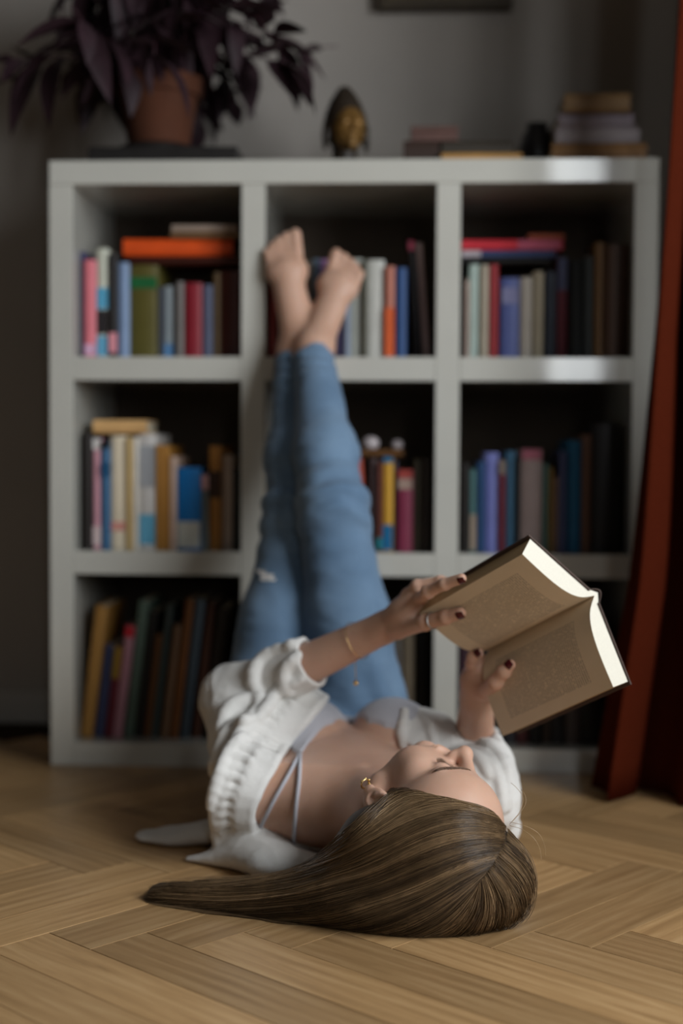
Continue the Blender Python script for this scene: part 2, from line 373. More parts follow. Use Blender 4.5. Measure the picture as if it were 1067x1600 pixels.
# each cell: (shelf row, column, gain from seen colour to paint colour, [book rows])
# upright rows: (x_left, x_right, y_top, colour, colour word, [bands], lean px (top shift), depth)
def R_(x0, x1, yt, c, word, bands=(), lean=0, d=0.15): return dict(x0=x0, x1=x1, yt=yt, c=c, word=word, bands=bands, lean=lean, d=d)
def H_(x0, x1, y0, y1, c, word, bands=(), tilt=0.0, yaw=0.0, d=0.15, v=None, on=None): return dict(x0=x0, x1=x1, y0=y0, y1=y1, c=c, word=word, bands=bands, tilt=tilt, yaw=yaw, d=d, v=v, on=on)
CELLS = [
 ('top shelf under the potted plant', 2, 0, 1.34, [
   R_(124, 131, 393, (52, 52, 88), 'navy'), R_(131.5, 150.5, 406, (196, 108, 118), 'rose pink', [(.86, .97, (190, 150, 175))]),
   R_(151, 169, 388, (176, 178, 164), 'ivory and sky blue', [(.36, .55, (78, 146, 178)), (.56, .78, (38, 34, 36)), (.80, .98, (90, 150, 180))]),
   R_(170, 183, 396, (24, 20, 20), 'black', [(.76, .95, (205, 135, 145))]), R_(183.5, 201, 410, (112, 132, 162), 'powder blue'),
   R_(202, 246, 414, (78, 72, 30), 'olive', [(.13, .25, (22, 84, 44))]), R_(247, 256, 448, (50, 54, 64), 'charcoal'),
   R_(256.5, 273, 447, (138, 148, 154), 'pale grey', [(.8, .98, (80, 120, 160))]), R_(273.5, 287, 440, (96, 91, 88), 'warm grey'),
   R_(288, 315, 442, (116, 24, 36), 'crimson'), R_(315.5, 332, 445, (78, 84, 106), 'slate blue'),
   R_(333, 344, 425, (98, 78, 52), 'tan'), R_(345, 377, 423, (66, 30, 24), 'rust brown')],
  [H_(204, 374, 398, 411, (50, 14, 6), 'dark maroon', d=.16), H_(192, 362, 371, 397, (186, 66, 14), 'orange', tilt=.0, yaw=.06, d=.15),
   H_(266, 372, 360, 370, (96, 70, 46), 'brown', d=.13), H_(268, 368, 349, 359.5, (132, 116, 104), 'taupe', d=.12)]),
 ('top shelf behind the bare feet', 2, 1, 1.34, [
   R_(421, 431, 385, (150, 66, 64), 'salmon red'), R_(432, 452, 398, (62, 40, 24), 'dark brown'), R_(453, 474, 402, (56, 40, 26), 'umber'), R_(475, 487, 408, (90, 80, 66), 'drab'),
   R_(488, 498, 404, (98, 118, 138), 'pale steel'), R_(499, 511, 405, (120, 84, 122), 'mauve'), R_(512, 523, 410, (70, 62, 58), 'grey brown'),
   R_(524, 538.5, 405, (58, 52, 82), 'indigo'), R_(539, 546, 406, (132, 142, 160), 'ice blue'),
   R_(546.5, 566, 404, (146, 148, 140), 'silver grey'), R_(566.5, 572.5, 406, (72, 70, 56), 'moss'), R_(573, 600, 406, (172, 172, 166), 'white'),
   R_(600.5, 617, 416, (160, 100, 84), 'coral and orange', [(.45, .97, (186, 82, 40))]), R_(617.5, 635, 418, (34, 64, 108), 'royal blue'),
   R_(648, 658.5, 376, (18, 14, 14), 'black', [(.0, .08, (132, 48, 68))], -12), R_(662, 672, 379, (136, 118, 116), 'dusty pink', [], -13)], []),
 ('top shelf beside the curtain', 2, 2, 1.29, [
   R_(728, 732, 437, (180, 158, 148), 'blush'), R_(732.5, 749, 413, (152, 168, 162), 'pale aqua'), R_(750, 763, 414, (152, 142, 126), 'beige'),
   R_(764, 778, 413, (136, 34, 40), 'red'), R_(782, 811, 434, (76, 86, 136), 'cobalt blue', [(.12, .32, (112, 112, 146))]),
   R_(812.5, 831, 433, (158, 150, 140), 'off white'), R_(832, 849, 424, (146, 136, 116), 'cream'), R_(850.5, 869, 424, (44, 50, 62), 'slate'),
   R_(870, 886, 403, (98, 44, 56), 'burgundy', [(.0, .32, (60, 66, 98))]), R_(888, 909, 407, (28, 31, 33), 'black'),
   R_(910, 926, 400, (44, 48, 48), 'graphite'), R_(927, 942, 379, (92, 64, 32), 'golden brown'), R_(943, 987, 382, (52, 31, 16), 'chocolate brown')],
  [H_(724, 858, 402.5, 412, (16, 15, 14), 'black', d=.15), H_(722, 868, 391.5, 402, (48, 60, 94), 'navy', [(.0, .2, (150, 142, 148))], d=.15),
   H_(722, 880, 375, 391, (170, 36, 48), 'scarlet', [(.55, .98, (150, 60, 82))], d=.16), H_(826, 882, 366, 374.5, (130, 62, 40), 'terracotta', d=.1)]),
 ('middle shelf below the navy book', 1, 0, 1.44, [
   R_(130, 143.5, 676, (28, 22, 20), 'black'), R_(144.5, 157.5, 685, (190, 140, 152), 'pink', [(.0, .1, (190, 186, 184)), (.8, .97, (190, 170, 170))]),
   R_(158, 172.5, 689, (52, 90, 124), 'denim blue', [(.0, .07, (20, 20, 24)), (.2, .33, (20, 66, 100))]), R_(173, 197, 681, (196, 184, 162), 'cream', [(.76, .84, (186, 130, 120))]),
   R_(198, 206, 683, (184, 158, 108), 'straw'), R_(207, 216, 683, (190, 184, 174), 'white', []),
   R_(216.5, 242, 678, (178, 175, 172), 'pale grey lettered', [(.1, .46, (140, 142, 146)), (.70, .96, (88, 150, 178))]), R_(243, 253, 695, (150, 106, 46), 'ochre'), R_(253.5, 264, 697, (160, 114, 50), 'mustard'),
   R_(265, 276, 713, (188, 162, 146), 'pale pink'), R_(276.5, 314, 730, (16, 100, 164), 'bright blue', [(.66, .98, (172, 172, 164))]),
   R_(314.5, 326, 742, (88, 95, 96), 'grey', [(.0, .2, (170, 130, 130))]), R_(327, 346, 697, (144, 98, 42), 'caramel', [(.24, .5, (50, 30, 18))]),
   R_(347.5, 363, 711, (144, 128, 116), 'greige'), R_(363.5, 376, 735, (22, 25, 22), 'black green')],
  [H_(145, 229, 656, 677, (182, 144, 96), 'tan', d=.12)]),
 ('middle shelf behind the knees', 1, 1, 1.34, [
   R_(412, 421, 700, (104, 84, 40), 'dull gold'), R_(424, 440, 706, (50, 44, 38), 'dark taupe'), R_(441, 460, 712, (70, 60, 50), 'mouse brown'), R_(461, 484, 708, (60, 40, 36), 'cocoa'),
   R_(485, 505, 715, (84, 84, 90), 'lead grey'), R_(506, 530, 710, (110, 60, 50), 'brick'), R_(531, 552, 716, (90, 84, 70), 'khaki'),
   R_(562, 574, 716, (156, 64, 46), 'brick red', [], -9), R_(576, 589, 716, (60, 46, 46), 'plum brown'), R_(589.5, 597, 722, (92, 46, 36), 'russet', [(.85, .98, (24, 116, 126))]),
   R_(597.5, 614, 714, (176, 132, 40), 'yellow', [(.0, .06, (24, 90, 126)), (.72, .99, (12, 86, 126))]), R_(615, 620, 720, (60, 54, 72), 'dark violet'),
   R_(620.5, 645, 734, (112, 40, 62), 'magenta', [(.0, .1, (136, 52, 46)), (.11, .24, (140, 118, 106))]), R_(646, 657, 718, (64, 58, 44), 'dark olive'), R_(657.5, 672, 716, (50, 42, 34), 'sepia')],
  [H_(560, 630, 702, 713, (84, 54, 24), 'brown', d=.12)]),
 ('middle shelf beside the curtain', 1, 2, 1.49, [
   R_(721.5, 733, 724, (25, 20, 18), 'black'), R_(734, 745, 733, (72, 106, 108), 'teal and cream', [(.55, .98, (136, 122, 108))]),
   R_(745.5, 757.5, 721, (28, 60, 98), 'deep blue'), R_(758, 778.5, 707, (106, 112, 170), 'lavender'), R_(779, 789, 719, (98, 38, 50), 'maroon', [(.0, .15, (120, 108, 100))]),
   R_(790, 805, 705, (58, 96, 122), 'steel blue'), R_(806, 812.5, 712, (32, 34, 34), 'black'), R_(813, 846, 702, (130, 114, 110), 'mauve grey', [(.0, .1, (140, 76, 90))]),
   R_(847, 856, 724, (70, 98, 92), 'sea green'), R_(856.5, 864, 730, (124, 98, 50), 'gold'), R_(864.5, 872, 745, (126, 104, 94), 'beige'),
   R_(872.5, 885, 705, (60, 66, 98), 'dusky blue'), R_(886, 906.5, 688, (18, 78, 110), 'peacock blue'), R_(907.5, 922, 679, (80, 54, 40), 'brown'),
   R_(923.5, 966, 662, (16, 13, 13), 'black')], []),
 ('bottom shelf below the cream books', 0, 0, 1.44, [
   R_(121, 140, 946, (136, 98, 46), 'tan', [], 24), R_(141, 159, 1007, (44, 50, 78), 'navy', [], 19), R_(160, 173, 1010, (80, 20, 32), 'wine red', [(.0, .35, (116, 88, 30))], 19),
   R_(175, 190, 977, (146, 104, 114), 'pink', [(.0, .1, (156, 24, 36))], 24), R_(191, 207, 938, (74, 90, 80), 'grey green', [], 31), R_(208, 223, 955, (22, 20, 18), 'black', [], 28),
   R_(224, 234, 991, (84, 52, 26), 'brown', [], 21), R_(235, 246, 944, (50, 58, 56), 'dark grey', [], 30), R_(250, 262, 976, (94, 70, 50), 'tan', [], 20),
   R_(264, 277, 936, (90, 52, 20), 'amber brown', [], 26), R_(278, 294, 936, (46, 54, 60), 'dark slate', [], 26), R_(298, 312, 940, (58, 32, 20), 'dark rust', [], 26), R_(316, 334, 948, (40, 34, 30), 'black brown', [], 26)], []),
 ('bottom shelf behind the hips', 0, 1, 1.29, [
   R_(424, 446, 960, (70, 56, 44), 'brown'), R_(447, 468, 955, (44, 46, 50), 'dark grey'), R_(469, 494, 962, (90, 70, 52), 'tan'), R_(495, 520, 958, (60, 40, 40), 'maroon brown'),
   R_(521, 548, 964, (50, 56, 60), 'slate'), R_(549, 575, 958, (84, 74, 60), 'khaki'), R_(576, 600, 955, (44, 36, 32), 'dark brown'), R_(601, 628, 960, (66, 60, 54), 'taupe'),
   R_(629, 647, 952, (116, 104, 86), 'beige'), R_(648, 669, 957, (20, 18, 15), 'black')], []),
 ('bottom shelf beside the curtain', 0, 2, 1.49, [
   R_(716, 738, 965, (44, 24, 34), 'dark plum'), R_(739, 760, 972, (24, 22, 20), 'black'), R_(761, 784, 968, (54, 48, 40), 'dark olive'), R_(785, 806, 975, (40, 40, 44), 'charcoal'),
   R_(807, 825, 970, (70, 32, 32), 'dark red'), R_(826, 848, 980, (20, 20, 18), 'black'), R_(849, 859, 972, (72, 60, 50), 'grey tan'),
   R_(860, 882, 968, (26, 24, 24), 'black'), R_(883, 906, 975, (60, 50, 46), 'mocha'), R_(907, 942, 965, (18, 15, 14), 'black')], []),
]
def size_word(w, h):
    a = 'thin' if w < 0.013 else ('thick' if w > 0.027 else '')
    b = 'tall' if h > 0.215 else ('short' if h < 0.155 else '')
    return ' '.join(x for x in (b, a) if x)
used_labels = {}
def uniq(label, o, group):
    o['label'] = label; o['category'] = 'book'; o['group'] = group
    used_labels.setdefault(label, []).append(o)
for (txt, row, colm, gain, ups, flats) in CELLS:
    z0 = T + row * (T + CH) + 0.0006
    uL, uR = T + colm * (T + CW), T + colm * (T + CW) + CW
    V0 = 0.045
    tops = []
    prev_end = uL + 0.002
    for i, b in enumerate(ups):
        v0 = V0 + rnd.uniform(-0.004, 0.012)
        ym = (b['yt'] + 800) / 2
        a, _ = case_px(b['x0'], 560 if row == 2 else (863 if row == 1 else 1158), v0)
        e, _ = case_px(b['x1'], 560 if row == 2 else (863 if row == 1 else 1158), v0)
        _, zt = case_px(b['x0'], b['yt'], v0)
        w, h = e - a, zt - z0
        lean = 0.0
        if b['lean']:
            sh = (b['lean'] if b['lean'] < 0 else 0.12 * (1160 - b['yt'])) * 0.00119; lean = math.atan2(sh, h); h = math.hypot(h, sh) - (w * abs(math.sin(lean)))
        a = max(a, prev_end)
        if lean < 0:            # leaning to the left pivots on the right-hand lower edge
            zz = z0 + w * abs(math.sin(lean)) * 0 ; zz = z0
        zz = z0 + (w * math.sin(lean) if lean > 0 else 0.0)
        if e > uR - 0.001: w -= (e - uR + 0.002)
        o = make_book(a, zz, v0, max(w - 0.0006, 0.004), h, b['d'] + rnd.uniform(0, .03), b['c'], gain, lean, b['bands'])
        prev_end = a + w * math.cos(lean) if not lean else a + w / max(math.cos(lean), .5)
        b['o'] = o; b['w'] = w; b['h'] = h
        tops.append((a, a + w, zt))
    for i, b in enumerate(ups):
        nb = []
        if i == 0: nb.append('side panel')
        else: nb.append(ups[i - 1]['word'] + ' one')
        if i == len(ups) - 1: nb.append('side panel')
        else: nb.append(ups[i + 1]['word'] + ' one')
        sw = size_word(b['w'], b['h'])
        st = 'leaning ' if b['lean'] else ''
        lab = f"{st}{sw + ' ' if sw and not st else ''}{b['word']} book between {nb[0]} and {nb[1]}, {txt}"
        if len(lab.split()) > 16: lab = f"{b['word']} book between {nb[0]} and {nb[1]}, {txt}"
        if len(lab.split()) > 16: lab = f"{b['word']} book beside the {nb[1]}, {txt}"
        uniq(lab, b['o'], 'books on the ' + txt)
    level = None
    for b in flats:
        v0 = V0 + 0.006
        a, zb = case_px(b['x0'], b['y1'], v0); e, _ = case_px(b['x1'], b['y1'], v0); _, zt = case_px(b['x0'], b['y0'], v0)
        h = zt - zb
        sup = max([t[2] for t in tops if t[1] > a + 0.01 and t[0] < e - 0.01] + ([level] if level else []))
        zb = sup + 0.0008
        o = make_book(a, zb, v0, e - a, h, b['d'], b['c'], gain, 0.0, b['bands'], flat=True, yaw=b['yaw'])
        level = zb + h
        uniq(f"{b['word']} book lying flat on top of the row, {txt}", o, 'books lying flat on the ' + txt)
dup = [k for k, v in used_labels.items() if len(v) > 1]
if dup: print('DUPLICATE LABELS', dup)
# ---------------------------------------------------------------- implicit-surface modelling: smooth unions meshed with surface nets
def s_cap(a, b, r1, r2=None, flat=None):
    """tapered capsule; flat=(normal, scale>1) squashes it along the normal"""
    a = np.array(a, float); b = np.array(b, float); r2 = r1 if r2 is None else r2
    ab = b - a; L2 = max(ab @ ab, 1e-12)
    if flat is not None:
        n = np.array(flat[0], float); n /= np.linalg.norm(n); sc = flat[1]
    def f(x, y, z):
        dx, dy, dz = x - a[0], y - a[1], z - a[2]
        h = np.clip((dx * ab[0] + dy * ab[1] + dz * ab[2]) / L2, 0, 1)
        dx = dx - h * ab[0]; dy = dy - h * ab[1]; dz = dz - h * ab[2]
        if flat is not None:
            q = dx * n[0] + dy * n[1] + dz * n[2]; e = q * (sc - 1)
            dx = dx + e * n[0]; dy = dy + e * n[1]; dz = dz + e * n[2]
            return (np.sqrt(dx * dx + dy * dy + dz * dz) - (r1 + (r2 - r1) * h)) / (1 + 0.5 * (sc - 1))
        return np.sqrt(dx * dx + dy * dy + dz * dz) - (r1 + (r2 - r1) * h)
    R = max(r1, r2)
    return f, np.minimum(a, b) - R, np.maximum(a, b) + R
def s_ell(c, r, A=None):
    """ellipsoid with centre c, radii r and optional axes (columns of A)"""
    c = np.array(c, float); r = np.array(r, float); A = np.eye(3) if A is None else np.array(A, float)
    def f(x, y, z):
        dx, dy, dz = x - c[0], y - c[1], z - c[2]
        k0 = 0; k1 = 0
        for i in range(3):
            q = (dx * A[0, i] + dy * A[1, i] + dz * A[2, i]) / r[i]
            k0 = k0 + q * q; k1 = k1 + (q / r[i]) ** 2
        k0 = np.sqrt(k0); k1 = np.sqrt(k1)
        return k0 * (k0 - 1.0) / np.maximum(k1, 1e-9)
    e = np.sqrt(((A * r) ** 2).sum(1))
    return f, c - e, c + e
def smin(a, b, k):
    if k <= 0: return np.minimum(a, b)
    h = np.clip(0.5 + 0.5 * (b - a) / k, 0, 1)
    return b + (a - b) * h - k * h * (1 - h)
class Field:
    def __init__(self): self.ops = []
    def add(self, s, k=0.01): self.ops.append((s, k, 'u')); return self
    def sub(self, s, k=0.004): self.ops.append((s, k, 's')); return self
    def cut(self, f, k=0.0): self.ops.append(((f, None, None), k, 'i')); return self
    def __call__(self, x, y, z):
        d = np.full(np.broadcast(x, y, z).shape, 0.5)
        for (f, lo, hi), k, mode in self.ops:
            e = f(x, y, z)
            d = smin(d, e, k) if mode == 'u' else -smin(-d, e if mode == 's' else -e, k)
        return d
    def grid(self, lo, hi, res):
        ax = [np.arange(lo[i], hi[i] + res, res, dtype=np.float32) for i in range(3)]
        D = np.full([len(a) for a in ax], 0.06, np.float32)
        for (f, plo, phi), k, mode in self.ops:
            sl = []
            for i in range(3):
                if plo is None: sl.append(slice(0, len(ax[i]))); continue
                m = max(k, 0) + 4 * res + 0.004
                i0 = max(0, int(np.searchsorted(ax[i], plo[i] - m))); i1 = min(len(ax[i]), int(np.searchsorted(ax[i], phi[i] + m)))
                sl.append(slice(i0, i1))
            if any(s.stop <= s.start for s in sl): continue
            x = ax[0][sl[0]][:, None, None]; y = ax[1][sl[1]][None, :, None]; z = ax[2][sl[2]][None, None, :]
            e = f(x, y, z).astype(np.float32); d = D[tuple(sl)]
            D[tuple(sl)] = smin(d, e, k) if mode == 'u' else -smin(-d, e if mode == 's' else -e, k)
        return ax, D
def surface_nets(ax, D):
    S = D < 0
    nx, ny, nz = D.shape
    c = np.zeros((nx - 1, ny - 1, nz - 1), np.uint8)
    for i in (0, 1):
        for j in (0, 1):
            for k in (0, 1): c += S[i:nx - 1 + i, j:ny - 1 + j, k:nz - 1 + k]
    act = (c > 0) & (c < 8); I = np.argwhere(act)
    idx = np.full(act.shape, -1, np.int32); idx[act] = np.arange(len(I))
    acc = np.zeros((len(I), 3)); cnt = np.zeros(len(I))
    cor = {}
    for o in [(i, j, k) for i in (0, 1) for j in (0, 1) for k in (0, 1)]:
        cor[o] = D[I[:, 0] + o[0], I[:, 1] + o[1], I[:, 2] + o[2]].astype(float)
    for a in cor:
        for axn in range(3):
            if a[axn]: continue
            b = list(a); b[axn] = 1; b = tuple(b)
            da, db = cor[a], cor[b]; m = (da < 0) != (db < 0)
            t = np.where(m, da / np.where(m, da - db, 1), 0)
            p = np.array(a, float)[None, :].repeat(len(I), 0); p[:, axn] += t
            acc[m] += p[m]; cnt[m] += 1
    P = I + acc / np.maximum(cnt, 1)[:, None]
    res = np.array([a[1] - a[0] for a in ax]); org = np.array([a[0] for a in ax])
    V = org + P * res
    quads = []
    for axn in range(3):
        o1, o2 = [(1, 2), (2, 0), (0, 1)][axn]
        sl0 = [slice(None)] * 3; sl1 = [slice(None)] * 3
        sl0[axn] = slice(0, -1); sl1[axn] = slice(1, None)
        A, B = S[tuple(sl0)], S[tuple(sl1)]
        E = np.argwhere(A != B)
        E = E[(E[:, o1] > 0) & (E[:, o2] > 0) & (E[:, o1] < D.shape[o1] - 1) & (E[:, o2] < D.shape[o2] - 1)]
        u = np.zeros(3, int); u[o1] = 1; w = np.zeros(3, int); w[o2] = 1
        q = np.stack([idx[tuple((E - u - w).T)], idx[tuple((E - w).T)], idx[tuple(E.T)], idx[tuple((E - u).T)]], 1)
        fl = A[tuple(E.T)]
        q[~fl] = q[~fl][:, ::-1]
        quads.append(q)
    return V, np.concatenate(quads)
def relax(V, Q, it=2, lam=0.5):
    n = len(V)
    a = np.concatenate([Q[:, i] for i in range(4)] * 2); b = np.concatenate([Q[:, (i + 1) % 4] for i in range(4)] + [Q[:, (i + 3) % 4] for i in range(4)])
    cnt = np.bincount(a, minlength=n)[:, None]
    for _ in range(it):
        s = np.stack([np.bincount(a, weights=V[b, i], minlength=n) for i in range(3)], 1)
        V = V + lam * (s / np.maximum(cnt, 1) - V)
    return V
def normals(V, Q):
    n = np.cross(V[Q[:, 2]] - V[Q[:, 0]], V[Q[:, 3]] - V[Q[:, 1]]); N = np.zeros_like(V)
    for i in range(4):
        for c in range(3): N[:, c] += np.bincount(Q[:, i], weights=n[:, c], minlength=len(V))
    return N / np.maximum(np.linalg.norm(N, axis=1), 1e-12)[:, None]
def mesh_field(F, lo, hi, res, it=2):
    ax, D = F.grid(lo, hi, res); V, Q = surface_nets(ax, D)
    return relax(V, Q, it), Q
def field_obj(name, F, lo, hi, res, m, parent=None, it=2, disp=None):
    V, Q = mesh_field(F, lo, hi, res, it)
    if disp is not None: V = V + normals(V, Q) * disp(V)[:, None]
    return np_obj(name, V, Q, m, parent)
_ng = np.random.default_rng(5)
_gt = _ng.random((64, 64, 64)).astype(np.float32)
def vnoise(P, s):
    """smooth value noise in [-1,1] at points P (n,3), s = cycles per metre"""
    q = P * s; i = np.floor(q).astype(int); f = q - i; f = f * f * (3 - 2 * f); r = 0
    for a in (0, 1):
        for b in (0, 1):
            for c in (0, 1):
                w = (f[:, 0] if a else 1 - f[:, 0]) * (f[:, 1] if b else 1 - f[:, 1]) * (f[:, 2] if c else 1 - f[:, 2])
                r = r + w * _gt[(i[:, 0] + a) % 64, (i[:, 1] + b) % 64, (i[:, 2] + c) % 64]
    return r * 2 - 1
def spline(pts, n):
    """Catmull-Rom through points, n samples"""
    P = np.array(pts, float); P = np.vstack([2 * P[0] - P[1], P, 2 * P[-1] - P[-2]]); m = len(P) - 3
    t = np.linspace(0, m, n); i = np.minimum(t.astype(int), m - 1); f = (t - i)[:, None]
    p0, p1, p2, p3 = P[i], P[i + 1], P[i + 2], P[i + 3]
    return 0.5 * (2 * p1 + (p2 - p0) * f + (2 * p0 - 5 * p1 + 4 * p2 - p3) * f ** 2 + (3 * p1 - p0 - 3 * p2 + p3) * f ** 3)
# ---------------------------------------------------------------- the reader: skin
def Q3(px, py, Y): return atY(px, py, Y)
HR = np.array([[0.669, 0.615, 0.443], [0.437, 0.128, -0.884], [-0.600, 0.779, -0.150]])   # head axes: right, forward, up
_uu, _ss, _vv = np.linalg.svd(HR); HR = _uu @ _vv
HT = np.array([0.1015, 1.8207, 0.1055]); HS = 0.0105
def hp(x, y, z): return HT + HR @ (np.array([x, y, z], float) * HS)       # head-space centimetres -> world
def hE(c, r): return s_ell(hp(*c), np.array(r, float) * HS, HR)
def hC(a, b, r1, r2=None, flat=None): return s_cap(hp(*a), hp(*b), r1 * HS, None if r2 is None else r2 * HS, flat=None if flat is None else (HR @ np.array(flat[0], float), flat[1]))
def k_(v): return v * HS

# open book held above her: corner points of the two page planes
_BS = 1.158
def bsc(p): return np.array([p[0] * _BS, p[1] * _BS, CAM_H + (p[2] - CAM_H) * _BS])
BK = dict(Gt=bsc((0.290, 1.625, 0.424)), Gb=bsc((0.182, 1.757, 0.342)), LT=bsc((0.210, 1.603, 0.495)), LB=bsc((0.102, 1.736, 0.412)), RT=bsc((0.326, 1.594, 0.327)), RB=bsc((0.218, 1.726, 0.244)))
def page_n(side):
    o = BK['Gb']; n = np.cross(BK['Gt'] - o, BK['LB' if side == 'L' else 'RB'] - o); n /= np.linalg.norm(n)
    if n @ (np.array([0, 0, CAM_H]) - o) < 0: n = -n
    return n
def on_page(px, py, side, lift=0.0):
    n = page_n(side); o = BK['Gb'] + n * lift; c = np.array([0, 0, CAM_H]); d = ray(px, py)
    return c + d * (((o - c) @ n) / (d @ n))

SL, EL, WL = Q3(388, 1238, 2.03), Q3(366, 1092, 2.18), Q3(600, 981, 2.06)
SR, ER, WR = np.array([0.190, 2.03, 0.095]), np.array([0.207, 2.235, 0.080]), Q3(746, 1088, 2.058)
NB = np.array([0.030, 1.990, 0.085])
body = Field()
def torso(F):
    F.add(s_ell((0.006, 2.135, 0.090), (0.132, 0.175, 0.084)), 0.0)
    F.add(s_ell((0.024, 2.035, 0.084), (0.118, 0.095, 0.060)), 0.03)
    F.add(s_cap(NB, SL, 0.050, 0.050), 0.03); F.add(s_cap(NB, SR, 0.050, 0.050), 0.03)
    F.add(s_cap((0.047, 1.93, 0.088), (-0.075, 2.015, 0.085), 0.036, 0.036), 0.03)
    F.add(s_cap((0.055, 1.93, 0.085), (0.14, 2.02, 0.085), 0.036, 0.036), 0.03)
    F.add(s_ell((-0.052, 2.148, 0.152), (0.064, 0.064, 0.060)), 0.014)
    F.add(s_ell((0.080, 2.148, 0.152), (0.064, 0.064, 0.060)), 0.006)
    F.add(s_cap((0, 2.2, 0.085), (-0.025, 2.34, 0.095), 0.10, 0.10, ((0, 0, 1), 1.35)), 0.03)
    # clavicles and the notch between them
    F.add(s_cap((0.034, 1.975, 0.134), (-0.085, 2.0, 0.140), 0.007, 0.006), 0.016)
    F.add(s_cap((0.052, 1.980, 0.133), (0.15, 2.01, 0.135), 0.007, 0.006), 0.016)
    F.sub(s_ell((0.040, 1.968, 0.152), (0.011, 0.012, 0.014)), 0.012)
torso(body)
# neck
body.add(s_cap((0.030, 2.0, 0.085), hp(0, -2.0, -5.5), 0.052, 0.050), 0.025)
body.add(s_cap((0.034, 1.975, 0.126), hp(-5.6, -0.5, -3.0), 0.011, 0.013), 0.02)      # neck muscle on the lit side
body.add(s_cap((0.050, 1.978, 0.122), hp(5.6, -0.5, -3.0), 0.011, 0.013), 0.02)
# head
head = [(hE((0, -0.9, 4.6), (7.3, 9.3, 8.3)), .8), (hE((0, 3.4, 4.6), (6.4, 5.8, 5.4)), 1.5), (hE((0, 3.6, -1.6), (6.0, 5.2, 5.8)), 1.5),
        (hC((-4.9, 1.2, -4.4), (0, 7.2, -7.3), 1.7, 1.5), 1.6), (hC((4.9, 1.2, -4.4), (0, 7.2, -7.3), 1.7, 1.5), 1.6),
        (hE((-4.3, 5.2, -0.9), (2.0, 2.0, 1.9)), 1.6), (hE((4.3, 5.2, -0.9), (2.0, 2.0, 1.9)), 1.6),
        (hE((-3.4, 5.4, -3.6), (2.4, 2.6, 2.4)), 1.8), (hE((3.4, 5.4, -3.6), (2.4, 2.6, 2.4)), 1.8),
        (hE((0, 7.6, -7.3), (1.9, 1.5, 1.4)), 1.2), (hE((0, 6.9, -4.2), (3.0, 2.4, 2.4)), 1.4),
        (hC((-1.4, 7.9, 3.4), (-4.5, 6.6, 3.3), 0.9, 0.8), 1.0), (hC((1.4, 7.9, 3.4), (4.5, 6.6, 3.3), 0.9, 0.8), 1.0)]
for s, k in head: body.add(s, k_(k))
for sx in (-1, 1):
    body.sub(hE((sx * 3.1, 9.3, 1.5), (1.9, 1.5, 1.3)), k_(1.0))                       # eye sockets
    body.add(hE((sx * 3.1, 6.75, 1.55), (1.45, 1.4, 1.25)), k_(0.35))                  # lids over the eyes
    body.add(hC((sx * 1.9, 8.05, 1.25), (sx * 4.2, 7.25, 1.35), 0.16, 0.16), k_(0.3))    # lower lid edge
body.add(hC((0, 8.5, 2.9), (0, 10.3, -0.9), 0.72, 0.88), k_(1.0))                      # nose
body.add(hE((0, 10.6, -1.2), (1.0, 0.95, 0.95)), k_(0.8))
for sx in (-1, 1):
    body.add(hE((sx * 1.05, 9.35, -1.55), (0.62, 0.85, 0.60)), k_(0.75))
    body.sub(hE((sx * 0.62, 9.9, -2.45), (0.30, 0.5, 0.45)), k_(0.2))
body.add(hE((0, 9.15, -3.75), (2.3, 0.75, 0.48)), k_(0.45)); body.add(hE((0, 9.05, -4.75), (2.0, 0.8, 0.6)), k_(0.45))   # lips
body.sub(hC((-2.3, 9.3, -4.25), (2.3, 9.3, -4.25), 0.12, 0.12), k_(0.35))
# ear on the visible side (her left) and the other one
for sx in (-1, 1):
    body.add(s_ell(hp(sx * 7.35, -0.7, 0.2), np.array([0.75, 1.65, 2.9]) * HS, HR), k_(0.5))
    body.sub(hE((sx * 8.05, -0.5, 0.6), (0.55, 1.05, 1.7)), k_(0.25))
    body.add(hC((sx * 7.75, -0.2, -0.3), (sx * 7.7, 0.35, 0.4), 0.28, 0.25), k_(0.3))
    body.add(hE((sx * 7.35, -0.25, -2.5), (0.5, 0.85, 0.8)), k_(0.4))
# arms
def elbowed(F, S, E_, W, ru, re, rw):
    F.add(s_cap(S, E_, ru, re), 0.02); m = E_ + (W - E_) * 0.35
    F.add(s_cap(E_, m, re * 0.95, re * 0.95), 0.02); F.add(s_cap(m, W, re * 0.92, rw), 0.02)
elbowed(body, SL, EL, WL, 0.044, 0.036, 0.0235)
elbowed(body, SR, ER, WR, 0.044, 0.036, 0.0235)
# hands: palm plus five separate fingers with knuckle bends
NAILS = []
def finger(F, pts, r0, r1, k=0.004, nail=None):
    n = len(pts) - 1
    for i in range(n):
        a = r0 + (r1 - r0) * i / n; b = r0 + (r1 - r0) * (i + 1) / n
        F.add(s_cap(pts[i], pts[i + 1], a, b), k if i == 0 else 0.0025)
        F.add(s_ell(pts[i], (a * 1.07,) * 3), 0.004)
    if nail is not None: NAILS.append((np.array(pts[-2]), np.array(pts[-1]), r1, np.array(nail)))
nL, nR = page_n('L'), page_n('R')
camv = np.array([0, -1.0, 0.15])
PLc = Q3(636, 955, 2.035)
body.add(s_cap(WL, PLc, 0.024, 0.027, ((0.35, 0.2, -0.9), 1.25)), 0.012)
body.add(s_cap(PLc, Q3(652, 938, 2.025), 0.027, 0.024, ((0.35, 0.2, -0.9), 1.25)), 0.012)
finger(body, [Q3(622, 985, 2.03), on_page(664, 973, 'L', 0.0400), on_page(696, 965, 'L', 0.0400), on_page(719, 958, 'L', 0.0380)], 0.0125, 0.0082, 0.010, nL)          # thumb
